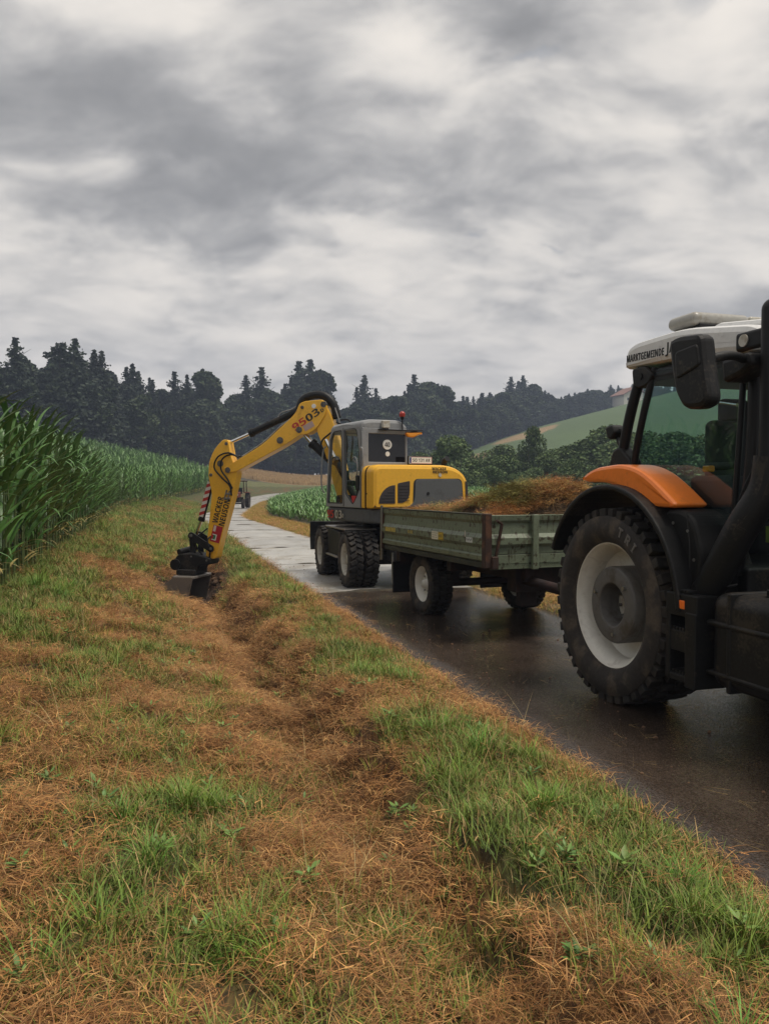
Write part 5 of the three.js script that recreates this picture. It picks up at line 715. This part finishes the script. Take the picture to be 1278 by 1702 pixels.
// --- trees
{
  const R = rng(999);
  const quad = (P, N, c, w, h, x, y, z) => { // a small leaf clump: two crossed faces
    const q = new THREE.Quaternion().setFromEuler(new THREE.Euler(R() * 3.14, R() * 6.28, R() * 3.14)), a = V(w / 2, 0, 0).applyQuaternion(q), b = V(0, h / 2, 0).applyQuaternion(q), n = V(0, 0, 1).applyQuaternion(q);
    const p = V(x, y, z), k = [p.clone().sub(a), p.clone().sub(b), p.clone().add(a), p.clone().add(b)];
    for (const t of [k[0], k[1], k[2], k[0], k[2], k[3]]) { P.push(t.x, t.y, t.z); N.push(n.x, n.y, n.z); c.out.push(...c.c); }
  };
  const geo = (P, N, C) => { const g = new THREE.BufferGeometry(); g.setAttribute('position', new THREE.Float32BufferAttribute(P, 3)); g.setAttribute('normal', new THREE.Float32BufferAttribute(N, 3)); g.setAttribute('color', new THREE.Float32BufferAttribute(C, 3)); return g; };
  function crownLeafy(H, base, wide, size, n, col) { const P = [], N = [], C = [], lobes = []; const nl = 11; for (let i = 0; i < nl; i++) { const t = i / (nl - 1), y = lerp(base, 0.88, t) * H, rr = wide * H * Math.sin(Math.PI * lerp(0.22, 0.93, t)) * (0.6 + R() * 0.4), a = R() * 6.28; lobes.push([rr * 0.6 * Math.cos(a), y, rr * 0.6 * Math.sin(a), wide * H * (0.36 + R() * 0.28) * (1 - 0.35 * t)]); } lobes.push([0, H * 0.86, 0, wide * H * 0.35]);
    for (let i = 0; i < n; i++) { const l = lobes[Math.floor(R() * lobes.length)], th = R() * 6.28, ph = Math.acos(2 * R() - 1), r = l[3] * (0.55 + 0.5 * Math.pow(R(), 0.5)); const x = l[0] + r * Math.sin(ph) * Math.cos(th), y = l[1] + r * Math.cos(ph) * 0.85, z = l[2] + r * Math.sin(ph) * Math.sin(th); const s = size * (0.6 + R() * 0.8); quad(P, N, { c: vary(R, col, 0.6), out: C }, s, s * 0.7, x, Math.max(y, 0.03 * H), z); }
    return geo(P, N, C); }
  function crownSpruce(H, base, wide, size, col) { const P = [], N = [], C = []; const lev = 38; for (let i = 0; i < lev; i++) { const t = i / (lev - 1), y = lerp(base, 1.0, t) * H, L = wide * H * Math.pow(1 - t, 0.72) * (0.75 + R() * 0.4) + 0.12, nb = Math.round(lerp(14, 8, t)); for (let b = 0; b < nb; b++) { const a = R() * 6.28, l = L * (0.7 + R() * 0.4), m = Math.max(3, Math.round(l / (size * 0.33))); for (let k = 0; k < m; k++) { const u = (k + 0.4) / m, r = l * u, s = size * (1.15 - 0.5 * u) * (1 - 0.25 * t); quad(P, N, { c: vary(R, col, 0.5), out: C }, s, s * 0.75, r * Math.cos(a) + (R() - 0.5) * size * 0.5, y - r * 0.28 + r * r * 0.03 + (R() - 0.5) * size * 0.3, r * Math.sin(a) + (R() - 0.5) * size * 0.5); } } } return geo(P, N, C); }
  function crownPine(H, size, col) { const P = [], N = [], C = []; for (let i = 0; i < 16; i++) { const y = lerp(0.55, 0.98, i / 15) * H, a = R() * 6.28, L = H * 0.16 * (1.15 - i / 22), cx = L * Math.cos(a) * R(), cz = L * Math.sin(a) * R(); for (let k = 0; k < 95; k++) { const r = L * 0.55 * Math.pow(R(), 0.4), th = R() * 6.28; quad(P, N, { c: vary(R, col, 0.5), out: C }, size, size * 0.5, cx + r * Math.cos(th), y + (R() - 0.5) * H * 0.05, cz + r * Math.sin(th)); } } return geo(P, N, C); }
  const trunkG = (H, k, r) => { const gs = [bar([0, -0.5, 0], [0.1, H * k, 0.05], r, r * 0.3, 9)]; for (let i = 0; i < 6; i++) { const y = H * k * (0.4 + 0.1 * i), a = i * 2.4; gs.push(bar([0.05, y, 0.02], [H * 0.11 * Math.cos(a), y + H * 0.1, H * 0.11 * Math.sin(a)], r * 0.28, r * 0.08, 6)); } return merge(gs); };
  const fm = plantMat(0.8);
  const kinds = [
    { name: 'broadleaf_tree', label: 'broad rounded dark green leafy tree in the forest edge', crown: crownLeafy(20, 0.2, 0.24, 0.8, 3600, [0.036, 0.056, 0.02]), trunk: trunkG(20, 0.8, 0.3), H: 20 },
    { name: 'broadleaf_tree', label: 'tall narrow dark green leafy tree in the forest edge', crown: crownLeafy(20, 0.12, 0.17, 0.75, 3400, [0.03, 0.048, 0.018]), trunk: trunkG(20, 0.8, 0.26), H: 20 },
    { name: 'broadleaf_tree', label: 'lighter green leafy tree bushy down to the field in the forest edge', crown: crownLeafy(20, 0.08, 0.2, 0.8, 3600, [0.05, 0.075, 0.024]), trunk: trunkG(20, 0.7, 0.26), H: 20 },
    { name: 'spruce_tree', label: 'pointed dark spruce rising in the forest', crown: crownSpruce(20, 0.08, 0.32, 0.95, [0.022, 0.036, 0.018]), trunk: trunkG(20, 0.9, 0.24), H: 20 },
    { name: 'spruce_tree', label: 'slender dark spruce with sparse top in the forest', crown: crownSpruce(20, 0.15, 0.25, 0.85, [0.024, 0.036, 0.02]), trunk: trunkG(20, 0.92, 0.22), H: 20 },
    { name: 'pine_tree', label: 'open crowned pine with bare stem standing above the forest', crown: crownPine(20, 0.75, [0.024, 0.038, 0.02]), trunk: trunkG(20, 0.93, 0.22), H: 20 },
  ];
  kinds.forEach((k) => { const g = new THREE.Group(); raw('trunk', k.trunk, M.bark, g); raw('crown', k.crown, fm, g); k.proto = g; });
  const sky = [[-300, 575], [0, 585], [30, 566], [60, 590], [100, 572], [130, 568], [150, 590], [170, 585], [200, 606], [240, 615], [290, 628], [320, 612], [345, 610], [375, 640], [400, 632], [435, 615], [465, 634], [495, 606], [520, 602], [545, 620], [575, 660], [605, 628], [640, 640], [690, 628], [720, 630], [750, 652], [800, 652], [845, 630], [870, 628], [900, 645], [930, 650], [980, 640], [1040, 638], [1278, 632], [1800, 620]];
  const topY = (x) => { for (let i = 1; i < sky.length; i++) if (x < sky[i][0]) return lerp(sky[i - 1][1], sky[i][1], (x - sky[i - 1][0]) / (sky[i][0] - sky[i - 1][0])); return 620; };
  let made = 0;
  const plant = (X, D, k, H, wide = 1) => { const q = kinds[k], g = q.proto.clone(); g.name = numbered(q.name); tag(g, q.label, 'tree', 'forest trees ' + ['rounded', 'narrow', 'bushy', 'pointed spruce', 'slender spruce', 'pine'][k]); const s = H / q.H; g.scale.set(s * wide, s, s * wide); g.position.set(X, ground(X, D, false) - 0.1, -D); g.rotation.y = R() * 6.28; scene.add(g); made++; };
  const FL = [0]; for (let i = 1; i < forestLine.length; i++) FL.push(FL[i - 1] + Math.hypot(forestLine[i][0] - forestLine[i - 1][0], forestLine[i][1] - forestLine[i - 1][1]));
  for (let row = 0; row < 5; row++) for (let l = R() * 4; l < FL[FL.length - 1]; l += (row === 0 ? 5.2 : 6.2) * (0.8 + R() * 0.4)) { // along the edge of the wood
    let i = 0; while (FL[i + 1] < l) i++; const t = (l - FL[i]) / (FL[i + 1] - FL[i]), A = forestLine[i], B = forestLine[i + 1], nx = -(B[1] - A[1]) / (FL[i + 1] - FL[i]), nd = (B[0] - A[0]) / (FL[i + 1] - FL[i]), off = row * 5.5 + (R() - 0.3) * 3;
    const X = lerp(A[0], B[0], t) + nx * off, D = lerp(A[1], B[1], t) + nd * off, px = 639 + X / D * FOC; if (px < -60 || px > 1330) continue;
    const full = (812 - topY(px)) / FOC * D + EYE - ground(X, D, false);
    const k = row === 0 ? [2, 0, 1, 2, 0][Math.floor(R() * 5)] : [0, 1, 3, 3, 4, 1, 0, 2][Math.floor(R() * 8)];
    plant(X, D, k, clamp(full * (row === 0 ? 0.6 + R() * 0.2 : k > 2 ? 0.8 + R() * 0.17 : 0.74 + R() * 0.17), 6, 34), (row === 0 ? 1.4 : k > 2 ? 1.05 : 1.25) * (D > 270 ? 1.5 : 1));
  }
  for (const [px, py, D, k] of [[30, 564, 128, 3], [128, 566, 133, 3], [104, 574, 133, 5], [160, 584, 140, 4], [172, 586, 141, 4], [222, 607, 160, 3], [213, 612, 162, 4], [292, 620, 178, 3], [340, 608, 178, 0], [410, 626, 200, 4], [436, 613, 204, 3], [498, 604, 208, 3], [516, 601, 210, 3], [533, 606, 211, 0], [606, 626, 225, 4], [688, 625, 238, 3], [712, 627, 238, 0], [735, 634, 240, 0], [848, 628, 300, 3], [868, 626, 300, 3], [885, 634, 302, 0]]) { const X = (px - 639) / FOC * D; plant(X, D, k, (812 - py) / FOC * D + EYE - ground(X, D, false), k === 0 ? 1.25 : 1.3); }
  // hedge beyond the low crop
  const bk = [crownLeafy(5, 0.1, 0.5, 0.2, 5200, [0.085, 0.13, 0.036]), crownLeafy(5, 0.12, 0.42, 0.2, 5000, [0.07, 0.11, 0.032]), crownLeafy(5, 0.1, 0.46, 0.22, 4800, [0.11, 0.16, 0.055])].map((c, i) => { const g = new THREE.Group(); raw('stems', merge([0, 1, 2, 3].map((j) => bar([0.1 * Math.cos(j * 1.6), -0.2, 0.1 * Math.sin(j * 1.6)], [0.9 * Math.cos(j * 1.6), 3.2, 0.9 * Math.sin(j * 1.6)], 0.07, 0.02, 6))), M.bark, g); raw('crown', c, fm, g); return g; });
  const words = ['dark green rounded bush in the hedge beyond the low crop', 'narrower dark bush in the hedge beyond the low crop', 'pale green bush in the hedge beyond the low crop'];
  [[750, 739, 78, 0, 1.0], [722, 775, 80, 2, 0.8], [795, 768, 79, 1, 1.1], [832, 765, 77, 0, 1.1], [868, 772, 79, 1, 1.1], [884, 722, 83, 1, 0.55], [905, 762, 78, 0, 1], [940, 752, 80, 0, 1.1], [972, 740, 79, 1, 1.1], [1005, 726, 80, 0, 1.1], [1035, 738, 76, 2, 1], [815, 778, 72, 2, 1], [955, 770, 72, 0, 1], [890, 780, 72, 2, 1], [1020, 765, 72, 0, 1], [1075, 735, 80, 0, 1.2], [1120, 730, 79, 1, 1.2], [1170, 738, 80, 0, 1.2], [1220, 730, 79, 2, 1.2], [1275, 735, 80, 0, 1.2], [1330, 735, 80, 1, 1.2], [770, 785, 74, 2, 0.8], [850, 790, 73, 0, 0.8], [925, 785, 74, 2, 0.9], [990, 780, 74, 0, 0.9]].concat([...Array(15)].map((_, i) => [700 + i * 27, 758 + (R() - 0.5) * 26, 92 + R() * 5, i % 3, 1.0])).forEach(([px, py, D, k, w]) => { const X = (px - 639) / FOC * D, y = ground(X, D, false), H = (812 - py) / FOC * D + EYE - y, g = bk[k].clone(); g.name = numbered('hedge_bush'); tag(g, words[k], 'bush', 'hedge ' + ['rounded', 'narrow', 'pale'][k] + ' bushes'); g.scale.set(H / 5 * w * 1.6, H / 5 * 1.2, H / 5 * w * 1.6); g.position.set(X, y - 0.3, -D); g.rotation.y = R() * 6.28; scene.add(g); });
  console.log('trees', made);
}
renderer.render(scene, camera);
